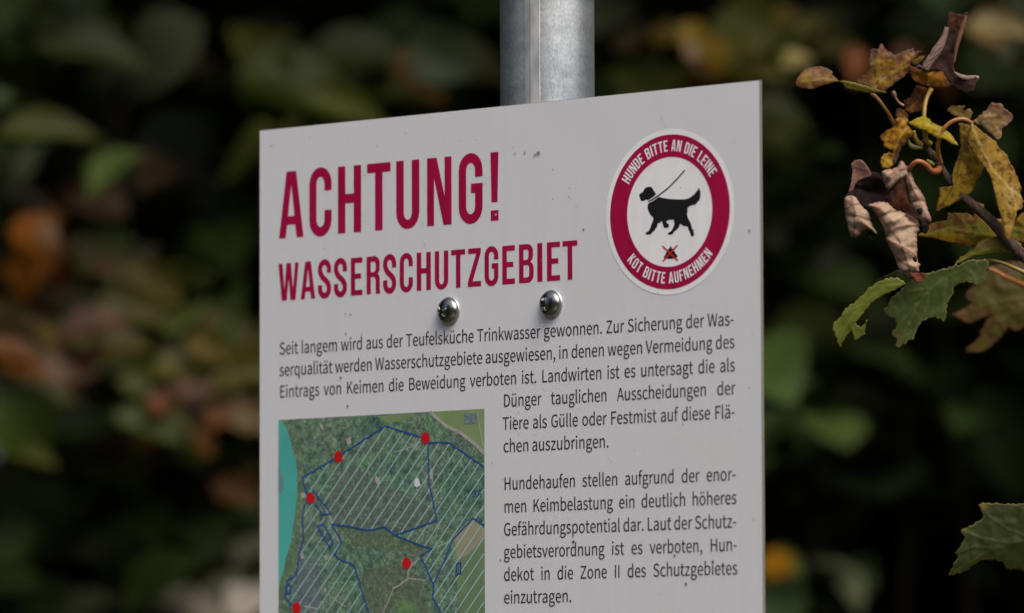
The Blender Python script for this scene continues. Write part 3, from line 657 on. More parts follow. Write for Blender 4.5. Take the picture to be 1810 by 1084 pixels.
# ------------------------------------------------------------------ specks of dirt and scratches on the face
mb = MB(); rnd = random.Random(3)
def speck(x, y, r, col, el=1.0):
    u, v = uv_of(x, y); q = []
    for i in range(9):
        a = 2 * math.pi * i / 9; k = r * rnd.uniform(.6, 1.25); q.append((u + k * math.cos(a), v + k * el * math.sin(a)))
    flat(mb, [q], -.40, col)
BR, GR, BK = (.16, .11, .06), (.33, .31, .28), (.03, .03, .03)
for x, y, r, c in ((911,271,.8,GR),(928,270,.9,GR),(952,271,1.5,(.25,.22,.17)),(946,274,.9,GR),(978,300,.6,GR),(1010,352,.4,GR),(1032,406,.7,BR),(1325,408,.9,(.2,.17,.15)),(611,555,.6,BR),(620,556,.7,BR),(603,668,.9,BR),(615,718,.8,BR),
                   (663,454,.9,BK),(877,380,.9,(.55,.3,.35)),(1325,686,.6,(.4,.26,.22)),(1014,958,1.1,BK),(1193,982,.9,BK),(1213,1033,.9,BK),(1185,917,.6,BK),(1205,1012,.7,BK),(1261,994,1.1,BR),(885,990,.6,BR),(909,740,.5,BK),(480,258,.7,GR),(645,310,.6,GR),(612,590,.8,GR),(1208,750,.5,GR),(1123,285,.7,(.05,.02,.03)),(1150,294,.5,GR),(1204,332,.5,GR),(1006,348,.5,GR),(640,590,.5,GR),(930,1060,.6,GR),(870,817,.5,(.3,.32,.2)),(1300,930,.4,GR),(1330,590,.4,GR)):
    speck(x, y, r, c)
for _ in range(150):
    x, y = rnd.uniform(470, 1335), rnd.uniform(235, 1150); speck(x, y, rnd.uniform(.12, .32), rnd.choice((GR, GR, (.42, .39, .33), BR)), rnd.uniform(.8, 1.8))
md_, n, b = nodes('dirt'); a = n.nodes.new('ShaderNodeAttribute'); a.attribute_name = 'tint'; n.links.new(a.outputs[0], b.inputs['Base Color']); b.inputs['Roughness'].default_value = .9
o = mb.build('dirt_specks', md_, sign); o['kind'] = 'stuff'

# ------------------------------------------------------------------ two dome head bolts
def bolt(u, v, marks, turn):
    mb = MB(); n = 48
    prof = [(9.1, 0), (9.1, 1.0), (8.7, 1.35), (8.45, 1.4)] 
    dome = [(8.45 * math.cos(t), 1.4 + 4.6 * math.sin(t)) for t in [math.radians(x) for x in (0, 10, 20, 30, 40, 50, 60, 70, 78, 85)]] + [(.05, 6.0)]
    def lathe(mb, pr):
        V = []; F = []
        for r, h in pr:
            for k in range(n):
                a = 2 * math.pi * k / n; V.append(L(u + r * math.cos(a), v + r * math.sin(a), -h))
        for j in range(len(pr) - 1):
            for k in range(n): F.append((j * n + k, j * n + (k + 1) % n, (j + 1) * n + (k + 1) % n, (j + 1) * n + k)[::-1])
        mb.add(V, F)
    lathe(mb, dome)
    bo = mb.build('bolt', M_STEEL, sign, smooth=True)
    mb = MB(); lathe(mb, prof); mb.build('flange', M_FLANGE, bo, smooth=True)
    mb = MB()
    for pts in marks:                                # raised strength marks on the dome
        P = []
        for i in range(len(pts) - 1):
            for j in range(3): P.append((pts[i][0] + (pts[i + 1][0] - pts[i][0]) * j / 3, pts[i][1] + (pts[i + 1][1] - pts[i][1]) * j / 3))
        P.append(pts[-1])
        path = []
        for x, y in P:
            r2 = min(.97, (x * x + y * y) / 8.45 ** 2); path.append(L(u + x, v + y, -(1.4 + 4.6 * math.sqrt(1 - r2) + .02)))
        tube(mb, path, [.0004] * len(path), 6)
    mb.build('strength_mark', M_FLANGE, bo)
    mb = MB(); disc(mb, u, v, 11.6, -.05, 40, 9.0); mb.build('washer', M_WASH, sign)
bolt(166.9, 127.7, [[(-4.6, -2.6), (-3.7, -.9)], [(-4.9, 1.2), (-4.3, 1.6)], [(-1.2, -.6), (1.0, -.3)], [(-1.2, 2.0), (-1.0, 3.2), (1.0, 3.6)], [(1.6, -1.3), (2.4, -.8)]], 0)
bolt(252.7, 127.9, [[(-3.6, -3.2), (-3.4, -2.0), (-2.6, -3.4), (-2.4, -2.0)], [(-1.4, -3.3), (-.4, -3.5), (-1.2, -2.2), (.1, -2.3)], [(-3.4, 4.0), (-3.5, 2.2), (-2.5, 2.1)], [(-1.3, 2.1), (-.9, 4.0), (.1, 3.9)]], 0)

# ------------------------------------------------------------------ the young maple at the right: traced blades with their own depth, folds and curls
KL = 1.05                                            # photo brightness -> reflectance under this sky
def refl(c, k=1.0): return np.clip(lin(c) * KL * k, .002, .8)
def dense(out, step):
    r = []
    for i in range(len(out)):
        a = np.array(out[i], float); b = np.array(out[(i + 1) % len(out)], float); n = max(1, int(np.linalg.norm(b - a) / step))
        for j in range(n): r.append(a + (b - a) * j / n)
    return r
def seg_d(p, a, b):
    a = np.asarray(a, float); b = np.asarray(b, float); d = b - a
    t = np.clip(((p - a) @ d) / (d @ d + 1e-9), 0, 1); return np.linalg.norm(p - (a + t[:, None] * d), axis=1)
def blade(mb, out, d, col, edge=None, edge_w=5, axis=None, fold=0, curl=0, tip=0, veins=(), vein_col=None, patches=(), spots=None, teeth=1.2, rough=.8, step=3.2, seed=1, lift=None, back=0.25):
    """outline in photo pixels at lens distance d -> a thick, folded blade. Depth offsets are in pixels at that distance."""
    rnd = random.Random(seed); o = dense(out, step); n = len(o); c = sum(o) / n; res = []
    for i, p in enumerate(o):                        # small teeth and wear along the margin
        t = o[(i + 1) % n] - o[i - 1]; t = t / (np.linalg.norm(t) + 1e-9); nn = np.array([t[1], -t[0]])
        if nn @ (p - c) < 0: nn = -nn
        res.append(p + nn * teeth * (((i % 3) - 1) * .6 + rnd.uniform(-.7, .7)))
    o = np.array(res); lo, hi = o.min(0), o.max(0)
    G = []
    y = lo[1]; row = 0
    while y < hi[1]:
        x = lo[0] + (row % 2) * step / 2
        while x < hi[0]: G.append((x + rnd.uniform(-.5, .5), y + rnd.uniform(-.5, .5))); x += step
        y += step * .87; row += 1
    G = np.array(G)
    ins = np.zeros(len(G), bool); dist = np.full(len(G), 1e9)
    for i in range(n):
        a, b = o[i], o[(i + 1) % n]
        if a[1] != b[1]:
            cr = ((a[1] > G[:, 1]) != (b[1] > G[:, 1])) & (G[:, 0] < (b[0] - a[0]) * (G[:, 1] - a[1]) / (b[1] - a[1]) + a[0]); ins ^= cr
        dist = np.minimum(dist, seg_d(G, a, b))
    ok = ins & (dist > step * .45)
    P = np.vstack([o, G[ok]])
    r = delaunay_2d_cdt([Vector(p) for p in P], [], [list(range(n))], 1, 1e-4)
    P = np.array([tuple(v) for v in r[0]]); T = [tuple(f) for f in r[2]]
    dist = np.full(len(P), 1e9)
    for i in range(n): dist = np.minimum(dist, seg_d(P, o[i], o[(i + 1) % n]))
    ax = axis or ((P[:, 0].min(), c[1]), (P[:, 0].max(), c[1])); a0, a1 = np.array(ax[0], float), np.array(ax[1], float)
    u = (a1 - a0) / np.linalg.norm(a1 - a0); nn = np.array([-u[1], u[0]])
    s = (P - a0) @ u; q = (P - a0) @ nn; ln = np.linalg.norm(a1 - a0)
    dz = fold * np.abs(q) + curl * q * q / 60 + tip * (np.clip(s / ln, 0, 2) ** 2) * 40
    nz1 = np.array([noise.fractal((p[0] / 26 + seed * 7, p[1] / 26, 1.3), 1, 2, 4) for p in P])
    nz2 = np.array([noise.fractal((p[0] / 9 + seed * 3, p[1] / 9, 4.3), 1, 2, 4) for p in P])
    nz3 = np.array([noise.fractal((p[0] / 45 + seed * 5, p[1] / 45, 9.3), 1, 2, 3) for p in P])
    dz = dz + rough * (nz1 * 5 + nz2 * .8) + rough * 4 * np.exp(-dist / 8) * nz3
    if lift is not None: dz = dz + lift(P, dist)
    col = refl(col); K = np.tile(col, (len(P), 1))
    for pc, (px, py), pr in patches:
        wt = np.clip(1.25 - np.hypot(P[:, 0] - px, P[:, 1] - py) / pr + nz1 * .55 + nz2 * .3, 0, 1)[:, None]; K = K * (1 - wt) + refl(pc) * wt
    if edge is not None:
        wt = np.clip(1.15 - dist / edge_w + nz1 * .7 + nz2 * .4, 0, 1)[:, None]; K = K * (1 - wt) + refl(edge) * wt
    if spots is not None:
        sc, th = spots; wt = np.clip((nz2 * .8 + nz3 * .35 - th) * 5, 0, .85)[:, None]; K = K * (1 - wt) + refl(sc) * wt
    vm = np.zeros(len(P))
    for v in veins:
        for a, b in zip(v[:-1], v[1:]): vm = np.maximum(vm, np.exp(-(seg_d(P, a, b) / 1.5) ** 2))
    if len(veins):
        vc = refl(vein_col) if vein_col is not None else np.clip(K * 1.5, 0, .7)
        K = K * (1 - .85 * vm[:, None]) + vc * .85 * vm[:, None]; dz = dz - vm * 1.1
    sc = d / FPX
    V = [at(p[0], p[1], d + z * sc) for p, z in zip(P, dz)]
    k = len(V); th = .00028 * .5
    V2 = [v + M3 @ np.array([0, 0, 2 * th]) for v in V]
    F = [f if np.cross(V[f[1]] - V[f[0]], V[f[2]] - V[f[0]]) @ (EYE - V[f[0]]) > 0 else f[::-1] for f in T]
    B = [tuple(i + k for i in f[::-1]) for f in F]
    cnt = {}
    for f in F:
        for i in range(3): cnt[(f[i], f[(i + 1) % 3])] = 1
    R_ = [(b, a, a + k, b + k) for (a, b) in cnt if (b, a) not in cnt]
    mb.add(V + V2, F + B + R_, list(K) + list(K))
def roll(mb, spine, half, d, col, span=(-50, 230), veins=(), vein_col=(70, 45, 38), slant=.22, seed=1, pleat=.07, jag=.05, tipcol=None, inner=None, sq=1.0):
    """a dried lobe rolled into a scroll: spine and half widths in photo pixels"""
    P = [np.array(p, float) for p in spine]; n = 60; m = 46
    seg = np.cumsum([0] + [np.linalg.norm(P[i + 1] - P[i]) for i in range(len(P) - 1)]); seg /= seg[-1]
    def smooth_at(vals, t):
        i = min(max(np.searchsorted(seg, t) - 1, 0), len(P) - 2); x = (t - seg[i]) / (seg[i + 1] - seg[i])
        p0, p1, p2, p3 = vals[max(i - 1, 0)], vals[i], vals[i + 1], vals[min(i + 2, len(P) - 1)]
        return .5 * ((2 * p1) + (-p0 + p2) * x + (2 * p0 - 5 * p1 + 4 * p2 - p3) * x * x + (-p0 + 3 * p1 - 3 * p2 + p3) * x ** 3)
    sc = d / FPX; V = []; K = []; F = []
    for i in range(n + 1):
        for j in range(m + 1):
            ph0 = j / m
            e = jag * noise.noise((ph0 * 7 + seed * 3, 0, seed)) if i > n - 6 or i < 5 else 0
            t = min(1, max(0, i / n + (e * 1.2 if i > 0 else e)))
            p = smooth_at(P, t); d1 = smooth_at(P, min(1, t + .02)) - smooth_at(P, max(0, t - .02)); d1 /= np.linalg.norm(d1) + 1e-9
            side = np.array([-d1[1], d1[0]]); h = smooth_at([np.float64(x) for x in half], t) * (1 + .10 * noise.noise((t * 4.5, seed * 2.7, 3)))
            s0 = span[0] + 14 * noise.noise((t * 5, seed, 1)); s1 = span[1] + 18 * noise.noise((t * 5, seed, 8))
            ph = math.radians(s0 + (s1 - s0) * ph0)
            tt = t + slant * (1.4 * (ph0 - .5) + .5 * math.sin(ph0 * 4 + seed)) + .05 * noise.noise((ph0 * 3, t * 3, seed))
            ven = 0; bul = 0
            for k in range(len(veins)):
                dv = tt - veins[k]; ven = max(ven, math.exp(-(dv / .010) ** 2) * (.55 + .45 * math.sin(ph0 * 5 + k * 2)))
                bul = max(bul, math.exp(-(dv / .05) ** 2))
            r = h * (1 + pleat * (1 - bul) * 1.0 - pleat * .5 + .13 * noise.fractal((t * 3.5, ph0 * 2.2, seed), 1, 2, 3) + .035 * noise.noise((t * 6, ph0 * 16, seed + 2))) * (1 - .16 * max(0, ph0 - .62))
            q = p + side * math.cos(ph) * r
            V.append(at(q[0], q[1], d - math.sin(ph) * r * sc * sq))
            c = refl(col) * (1 + .22 * noise.fractal((t * 9, ph0 * 6, seed + 5), 1, 2, 4))
            if tipcol is not None: c = c * (1 - max(0, min(1, (t - .9) * 8))) + refl(tipcol) * max(0, min(1, (t - .9) * 8))
            c = c * (1 - .75 * ven) + refl(vein_col) * .75 * ven
            K.append(np.clip(c, .003, .8))
    for i in range(n):
        for j in range(m): F.append((i * (m + 1) + j, i * (m + 1) + j + 1, (i + 1) * (m + 1) + j + 1, (i + 1) * (m + 1) + j))
    mb.add(V, F, K)

tb = at(2180, 700, 3.66)
maple = empty('young_maple', (tb[0], tb[1], 0), 0, 'young maple right of the sign with yellow, brown and green autumn leaves', 'tree')
mb = MB()
tube(mb, [(tb[0] + .03, tb[1] + .02, -.1), (tb[0] + .01, tb[1], .6), (tb[0], tb[1], 1.2), (tb[0] - .01, tb[1] + .01, 1.75), (tb[0] + .02, tb[1], 2.3), (tb[0], tb[1] + .02, 2.8)], [.022, .019, .016, .012, .008, .004], 12)
mb.build('trunk', M_BARK, maple, True, True)
def pxs(k, ox, oy, pts): return [(ox + x / k, oy + y / k) for x, y in pts]
Z3 = lambda p: pxs(4.014, 1390, 10, p)
Z4 = lambda p: pxs(4.335, 1470, 260, p)
Z5 = lambda p: pxs(3.615, 1540, 140, p)
Z6 = lambda p: pxs(3.871, 1460, 350, p)
Z7 = lambda p: pxs(6.775, 1650, 870, p)
DT = 3.60
def px_tube(mb, pts, ds, rad, col, n=8):
    if not isinstance(ds, (list, tuple)): ds = [ds] * len(pts)
    if not isinstance(rad, (list, tuple)): rad = [rad] * len(pts)
    tube(mb, [at(p[0], p[1], d) for p, d in zip(pts, ds)], [r * d / FPX for r, d in zip(rad, ds)], n, None if col is None else refl(col))
mb = MB()
px_tube(mb, Z5([(335, 405), (375, 470), (425, 540), (500, 648), (570, 730), (640, 795), (760, 900), (830, 980), (975, 1130), (1400, 1500)]) + [(2080, 740), (2175, 900)], [DT] * 10 + [3.63, 3.66], [5.2, 6.2, 7.0, 7.0, 7.6, 8.4, 9.3, 9.6, 10.5, 13, 17, 24], None, 14)
for q, r in ((Z5([(322, 392), (345, 430)]), 8.0), (Z5([(415, 520), (440, 550)]), 8.6)):
    px_tube(mb, [q[0], ((q[0][0] + q[1][0]) / 2, (q[0][1] + q[1][1]) / 2), q[1]], DT, [r * .7, r, r * .75], None, 12)
px_tube(mb, Z7([(1500, 500), (1900, 300)]) + [(2000, 905), (2160, 990)], [3.58, 3.6, 3.63, 3.66], [4, 7, 10, 14], None, 12)
twig = mb.build('twig', M_TWIG, maple, True, True)
mb = MB()
for pts, r in ((Z5([(232, 385), (260, 430), (330, 440)]), [2, 5, 3]), (Z5([(352, 515), (380, 535), (405, 548)]), [1.5, 4.5, 2]), (Z5([(392, 455), (408, 485), (420, 510)]), [1.2, 3.2, 2])):
    px_tube(mb, pts, DT - .004, r, (105, 100, 40))
mb.build('bud', M_PET, maple, True, True)

def leaf(label, mat, petiole=None):
    """returns (MB, finish): finish links the blade and its stalk"""
    mb = MB()
    def fin():
        o = mb.build('leaf', mat, maple, True, True, label)
        if petiole:
            pm = MB(); px_tube(pm, *petiole); pm.build('petiole', M_PET, o, True, True)
    return mb, fin
# yellow-brown leaf at the top left of the twig
mb, fin = leaf('mottled yellow-brown leaf reaching left', M_LEAF, (Z5([(150, 305), (125, 250), (85, 185), (40, 125), (5, 95)]), [DT, DT - .004, DT - .01, DT - .012, DT - .008], [4.6, 3.8, 3.6, 3.6, 4.2], (100, 70, 32)))
blade(mb, Z3([(590,350),(600,318),(612,300),(625,305),(640,312),(652,300),(660,280),(675,272),(690,285),(700,302),(720,320),(750,338),(782,350),(815,330),(850,310),(880,303),(905,297),(905,320),(925,326),(967,318),(930,350),(882,398),(876,430),(872,465),(840,500),(800,532),(760,560),(722,590),(700,618),(660,606),(600,585),(540,560),(492,545),(500,520),(540,495),(580,472),(600,440),(580,410)]), DT - .01, (114, 80, 26), (84, 56, 42), 7, ((1515, 152), (1600, 105)), -.1, .18, .1,
      [Z3([(620, 600), (700, 510), (800, 440), (900, 340)]), Z3([(620, 600), (650, 450), (660, 330)]), Z3([(690, 520), (860, 425)]), Z3([(650, 470), (740, 390)])], (130, 105, 45), [((98, 96, 44), (1542, 112), 11), ((90, 62, 55), (1550, 92), 13), ((105, 72, 50), (1590, 100), 15), ((122, 100, 30), (1560, 140), 16)], ((72, 46, 32), .04), 1.6, 1.0, seed=11)
blade(mb, Z3([(372,535),(420,530),(490,545),(560,565),(640,592),(705,610),(716,618),(690,625),(640,618),(588,624),(540,614),(480,602),(430,590),(412,570)]), DT - .016, (98, 92, 22), (80, 70, 25), 2, ((1483, 143), (1570, 163)), .25, 0, 0, [Z3([(380, 538), (500, 572), (610, 605)])], (60, 48, 18), seed=12, teeth=.5, rough=.3)
blade(mb, Z3([(60,545),(80,515),(100,480),(125,455),(160,440),(210,430),(260,435),(300,447),(325,470),(325,490),(350,515),(378,538),(340,545),(280,565),(230,578),(190,592),(140,590),(95,588),(70,568)]), DT - .012, (114, 78, 38), (92, 62, 46), 6, ((1405, 148), (1485, 143)), .22, .1, 0, [Z3([(370, 538), (250, 520), (110, 545)])], (130, 112, 60), [((128, 104, 42), (1425, 140), 14)], ((85, 60, 48), .1), .9, .7, seed=13)
fin()
# dark brown leaf rolled upward
mb, fin = leaf('dark brown curled leaf standing upright above the twig', M_DRY, (Z5([(372, 412), (352, 395), (342, 340), (338, 220), (352, 130), (385, 62)]), [DT, DT - .006, DT - .008, DT - .006, DT - .002, DT], [6, 4.8, 4.2, 4, 4, 4.6], (125, 98, 30)))
blade(mb, Z3([(1145,52),(1165,48),(1215,58),(1245,66),(1262,55),(1284,46),(1288,75),(1268,125),(1240,190),(1222,260),(1205,320),(1190,400),(1192,470),(1240,502),(1300,512),(1345,500),(1362,520),(1345,560),(1335,600),(1285,625),(1235,605),(1195,585),(1140,545),(1112,465),(1050,455),(968,450),(985,405),(1015,365),(1060,315),(1100,268),(1135,200)]), DT, (52, 33, 28), (60, 36, 28), 4, ((1707, 22), (1665, 140)), -.55, 0, 0, [Z3([(1215, 70), (1190, 250), (1150, 420)]), Z3([(1150, 420), (1250, 550), (1330, 570)])], (38, 24, 20), [((82, 48, 28), (1690, 34), 16)], ((34, 22, 22), .1), 1.0, 1.0, seed=21)
roll(mb, Z3([(1138, 150), (1118, 230), (1065, 325), (1010, 400), (985, 452)]), [3.5, 5.5, 8.5, 8, 6], DT - .006, (112, 92, 82), (0, 200), [.25, .45, .62, .8], (60, 42, 36), .3, 22, .12)
roll(mb, Z3([(1276, 70), (1252, 150), (1226, 230), (1205, 310), (1192, 400)]), [2, 4, 4, 3, 1.5], DT - .006, (100, 70, 50), (-20, 200), [.3, .6], (60, 40, 32), .3, 23, .08)
roll(mb, Z3([(1190, 470), (1230, 497), (1290, 514), (1345, 515), (1366, 518)]), [1, 3.5, 4.6, 5, 4.5], DT - .008, (118, 98, 90), (-20, 210), [.4, .6, .8], (66, 46, 40), .4, 24, .1)
blade(mb, Z3([(862,425),(900,432),(950,455),(1030,458),(1110,462),(1125,500),(1150,545),(1200,578),(1120,588),(1050,586),(980,570),(920,548),(890,515),(868,470)]), DT - .004, (118, 76, 16), (85, 50, 18), 6, ((1607, 120), (1690, 150)), .3, .2, 0, [Z3([(1000, 575), (1010, 500), (1040, 460)])], (140, 100, 30), [((75, 48, 20), (1612, 122), 10)], ((72, 42, 15), .16), .8, .8, seed=25)
roll(mb, Z3([(925, 440), (945, 432), (970, 448)]), [2.5, 3.2, 2.2], DT - .012, (60, 45, 48), (-30, 230), [], seed=26)
blade(mb, Z3([(882,402),(920,372),(960,355),(992,358),(970,385),(935,425),(905,430)]), DT + .006, (92, 74, 28), (75, 55, 28), 4, seed=27, teeth=.6)
fin()
# russet scrap below it
mb, fin = leaf('russet brown torn leaf scrap in the middle of the twig', M_DRY)
blade(mb, Z3([(918,562),(960,572),(1005,585),(1038,592),(1015,625),(1000,650),(985,700),(972,742),(930,755),(885,765),(850,750),(832,705),(838,668),(880,655),(898,620)]), DT + .012, (98, 62, 20), (70, 38, 15), 6, ((1625, 152), (1600, 198)), .3, .2, 0, [Z3([(970, 580), (930, 680), (870, 740)])], (115, 78, 32), [((82, 44, 14), (1618, 168), 14)], ((58, 34, 14), .1), 1.4, 1.2, seed=31)
blade(mb, Z3([(775,735),(800,728),(850,752),(862,770),(865,800),(845,832),(800,845),(768,830),(775,800)]), DT + .008, (98, 70, 26), (70, 46, 28), 6, seed=32, teeth=1.2, patches=[((75, 50, 34), (1586, 196), 8)])
fin()
mb = MB(); px_tube(mb, Z3([(752, 605), (765, 630), (775, 655), (800, 690), (832, 712)]), DT - .004, [3.5, 4.6, 2.4, 2.4, 3.2], (108, 74, 52)); mb.build('dry_bud', M_PET, maple, True, True)
# small bright yellow leaf
mb, fin = leaf('small bright yellow leaf with a pinkish tip', M_LEAF, (Z5([(350, 400), (345, 350), (325, 300), (270, 285), (240, 280)]), [DT, DT - .01, DT - .014, DT - .014, DT - .014], [4, 3.5, 3, 2.4, 2], (120, 105, 30)))
blade(mb, Z3([(868,830),(905,808),(960,785),(985,788),(1012,802),(1032,828),(1065,842),(1110,862),(1135,885),(1165,905),(1190,945),(1222,993),(1190,990),(1152,972),(1112,945),(1082,950),(1050,932),(1010,910),(980,885),(945,885),(908,865),(880,850)]), DT - .016, (140, 122, 12), (110, 92, 14), 3, ((1607, 217), (1694, 257)), .35, 0, .05, [Z3([(870, 832), (1000, 850), (1120, 905), (1215, 990)])], (155, 140, 40), [((135, 92, 62), (1688, 252), 14), ((120, 90, 15), (1664, 238), 7)], ((105, 70, 18), .22), .8, .6, seed=41)
fin()
# crumpled orange-yellow leaf
mb, fin = leaf('crumpled orange-yellow leaf with brown blotches', M_LEAF, (Z5([(330, 425), (300, 405), (280, 370), (268, 330)]), DT - .004, [5, 4.5, 4, 4], (128, 104, 30)))
blade(mb, Z3([(690,895),(720,880),(762,862),(775,835),(768,810),(800,792),(852,790),(862,820),(862,852),(880,872),(902,892),(892,930),(865,950),(842,985),(815,1002),(800,1040),(792,1090),(735,1100),(745,1060),(755,1030),(730,1020),(702,1010),(688,990),(690,965),(670,950),(672,925)]), DT - .008, (140, 102, 18), (120, 82, 20), 4, ((1605, 215), (1570, 280)), .3, .3, 0, [Z3([(870, 860), (800, 940), (760, 1060)])], (160, 125, 45), [((100, 70, 62), (1592, 255), 13), ((98, 68, 60), (1584, 272), 12)], ((95, 60, 22), .08), 1.6, 1.5, seed=51)
blade(mb, Z5([(62,498),(85,478),(112,468),(140,480),(138,520),(142,548),(122,570),(90,576),(65,566),(60,530)]), DT - .01, (138, 112, 20), (120, 85, 20), 4, seed=52, teeth=1.4, rough=1.2, spots=((95, 65, 20), .1))
blade(mb, Z5([(128,470),(150,440),(185,430),(182,470),(165,520),(150,550),(138,530)]), DT - .006, (85, 62, 55), (70, 48, 40), 3, seed=53, teeth=.8)
fin()
# big curled pinkish grey leaf
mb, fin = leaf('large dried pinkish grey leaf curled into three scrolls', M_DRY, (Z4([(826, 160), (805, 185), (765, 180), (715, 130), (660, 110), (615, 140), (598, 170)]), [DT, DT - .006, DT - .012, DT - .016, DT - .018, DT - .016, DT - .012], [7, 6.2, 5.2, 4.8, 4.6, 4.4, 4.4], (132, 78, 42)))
blade(mb, Z4([(165,250),(230,215),(300,188),(350,195),(385,215),(410,290),(428,345),(450,400),(430,432),(360,440),(285,468),(245,455),(200,420),(95,390),(130,340)]), DT + .012, (36, 24, 24), None, 5, ((1500, 330), (1575, 350)), -.5, 0, 0, [Z4([(430, 400), (300, 330), (180, 270)])], (26, 16, 17), seed=61, rough=1.6)
blade(mb, Z4([(150,128),(175,105),(205,95),(240,103),(260,130),(285,165),(305,195),(300,228),(250,240),(205,258),(180,285),(165,330),(135,352),(133,330),(150,270),(160,200)]), DT - .002, (98, 70, 62), (110, 82, 72), 3, ((1507, 285), (1520, 330)), -.4, .3, 0, [Z4([(160, 145), (230, 170), (300, 190)])], (60, 38, 36), seed=62, teeth=.5)
blade(mb, Z4([(405,400),(450,340),(500,290),(552,238),(572,330),(590,420),(620,480),(668,545),(655,580),(600,560),(560,500),(500,480),(430,440)]), DT + .006, (84, 46, 22), (50, 30, 24), 8, ((1600, 315), (1600, 390)), -.3, .2, 0, [], None, [((60, 44, 42), (1572, 345), 14), ((55, 28, 22), (1608, 375), 14)], ((58, 30, 16), .1), .8, 1.0, seed=63)
def shell(w, h, ridge=()):                            # margins bent back, so the lobe stands out like a half-rolled scroll
    def f(P, dist):
        t = np.clip(dist / w, 0, 1); z = -h * np.sqrt(np.clip(1 - (1 - t) ** 2, 0, 1))
        for a, b, k in ridge: z = z - k * np.exp(-(seg_d(P, a, b) / 5) ** 2)
        return z
    return f
PAP, PAPV = (148, 127, 106), (80, 50, 38)
blade(mb, Z4([(275,445),(320,430),(380,418),(425,425),(455,450),(490,480),(530,492),(560,505),(570,530),(600,565),(640,578),(665,572),(672,600),(672,640),(655,665),(652,720),(655,780),(655,840),(662,880),(680,905),(668,935),(670,960),(620,962),(580,962),(545,965),(520,940),(500,890),(480,840),(450,780),(420,720),(410,660),(395,610),(370,560),(340,510),(305,470)]), DT - .006, PAP, (150, 118, 98), 3, ((1540, 365), (1612, 480)), 0, 0, 0,
      [Z4([(352, 545), (395, 515), (450, 492), (515, 490)]), Z4([(412, 690), (440, 650), (500, 618), (570, 602), (645, 606)]), Z4([(418, 710), (480, 738), (540, 765), (600, 800), (655, 838)]), Z4([(500, 850), (540, 885), (600, 915), (650, 930)]), Z4([(300, 460), (400, 560), (520, 720), (600, 940)])], PAPV, [((150, 122, 102), (1580, 440), 16), ((150, 112, 96), (1548, 372), 12)], None, .8, .9, seed=64, step=2.6, lift=shell(24, 22, [(Z4([(352, 545)])[0], Z4([(515, 490)])[0], -4), (Z4([(412, 690)])[0], Z4([(645, 606)])[0], -4.5), (Z4([(380, 600)])[0], Z4([(560, 540)])[0], 3), (Z4([(418, 710)])[0], Z4([(655, 838)])[0], 4.5), (Z4([(470, 800)])[0], Z4([(640, 720)])[0], 2.5), (Z4([(520, 880)])[0], Z4([(640, 870)])[0], -5)]))
blade(mb, Z4([(560,505),(600,520),(650,560),(668,576),(640,590),(600,575)]), DT - .004, (128, 100, 86), seed=75, teeth=.6)
blade(mb, Z4([(95,390),(130,372),(165,372),(200,400),(215,430),(240,460),(275,495),(295,525),(298,560),(310,590),(330,630),(352,665),(340,672),(300,640),(270,630),(240,640),(210,680),(180,692),(150,690),(130,640),(120,590),(105,530),(100,450)]), DT - .004, PAP, (140, 108, 90), 3, ((1505, 350), (1515, 415)), 0, 0, 0,
      [Z4([(108, 475), (160, 440), (228, 432)]), Z4([(105, 525), (170, 522), (240, 538), (292, 560)]), Z4([(200, 545), (240, 580), (285, 622), (340, 668)]), Z4([(150, 385), (180, 500), (170, 690)])], PAPV, [((146, 112, 94), (1497, 360), 10), ((130, 100, 86), (1512, 412), 10)], None, .7, .9, seed=65, step=2.6, lift=shell(20, 18, [(Z4([(105, 525)])[0], Z4([(292, 560)])[0], -4), (Z4([(205, 560)])[0], Z4([(340, 668)])[0], 6), (Z4([(130, 600)])[0], Z4([(210, 640)])[0], -4)]))
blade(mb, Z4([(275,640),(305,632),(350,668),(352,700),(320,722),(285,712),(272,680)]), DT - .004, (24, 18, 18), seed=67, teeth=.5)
blade(mb, Z4([(380,190),(420,172),(470,165),(505,150),(520,115),(540,103),(565,130),(595,165),(615,215),(640,280),(680,335),(712,385),(725,440),(740,490),(765,550),(762,575),(720,580),(690,570),(670,545),(650,510),(625,470),(605,450),(598,400),(590,340),(570,280),(560,240),(530,250),(490,280),(450,320),(435,330),(415,310),(395,260)]), DT - .010, (142, 119, 102), (124, 94, 78), 3, ((1570, 305), (1640, 390)), 0, 0, 0,
      [Z4([(585, 165), (500, 182), (440, 222), (405, 280)]), Z4([(588, 335), (640, 312), (668, 322)]), Z4([(602, 420), (660, 405), (716, 412)]), Z4([(570, 140), (610, 300), (680, 440), (740, 570)])], PAPV, [((140, 112, 104), (1570, 320), 12), ((128, 98, 90), (1640, 385), 10)], None, .7, .9, seed=68, step=2.6, lift=shell(16, 16, [(Z4([(585, 165)])[0], Z4([(405, 280)])[0], -4), (Z4([(588, 335)])[0], Z4([(668, 322)])[0], -4), (Z4([(602, 420)])[0], Z4([(716, 412)])[0], -4), (Z4([(540, 120)])[0], Z4([(440, 300)])[0], 3)]))
roll(mb, Z4([(672, 470), (676, 492), (680, 520)]), [4.5, 5.2, 3], DT - .034, (22, 16, 16), (-90, 268), [], seed=70)  # dark colour stands in for the shade inside the curled end
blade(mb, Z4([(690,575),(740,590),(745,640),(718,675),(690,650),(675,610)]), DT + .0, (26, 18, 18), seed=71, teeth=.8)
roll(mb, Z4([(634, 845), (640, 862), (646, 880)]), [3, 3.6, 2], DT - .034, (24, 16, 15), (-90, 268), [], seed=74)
blade(mb, Z4([(575,955),(640,962),(712,965),(718,1000),(690,1035),(655,1042),(620,1010)]), DT - .012, (96, 48, 30), (60, 28, 20), 5, seed=72, teeth=1.0, rough=1.2)
fin()
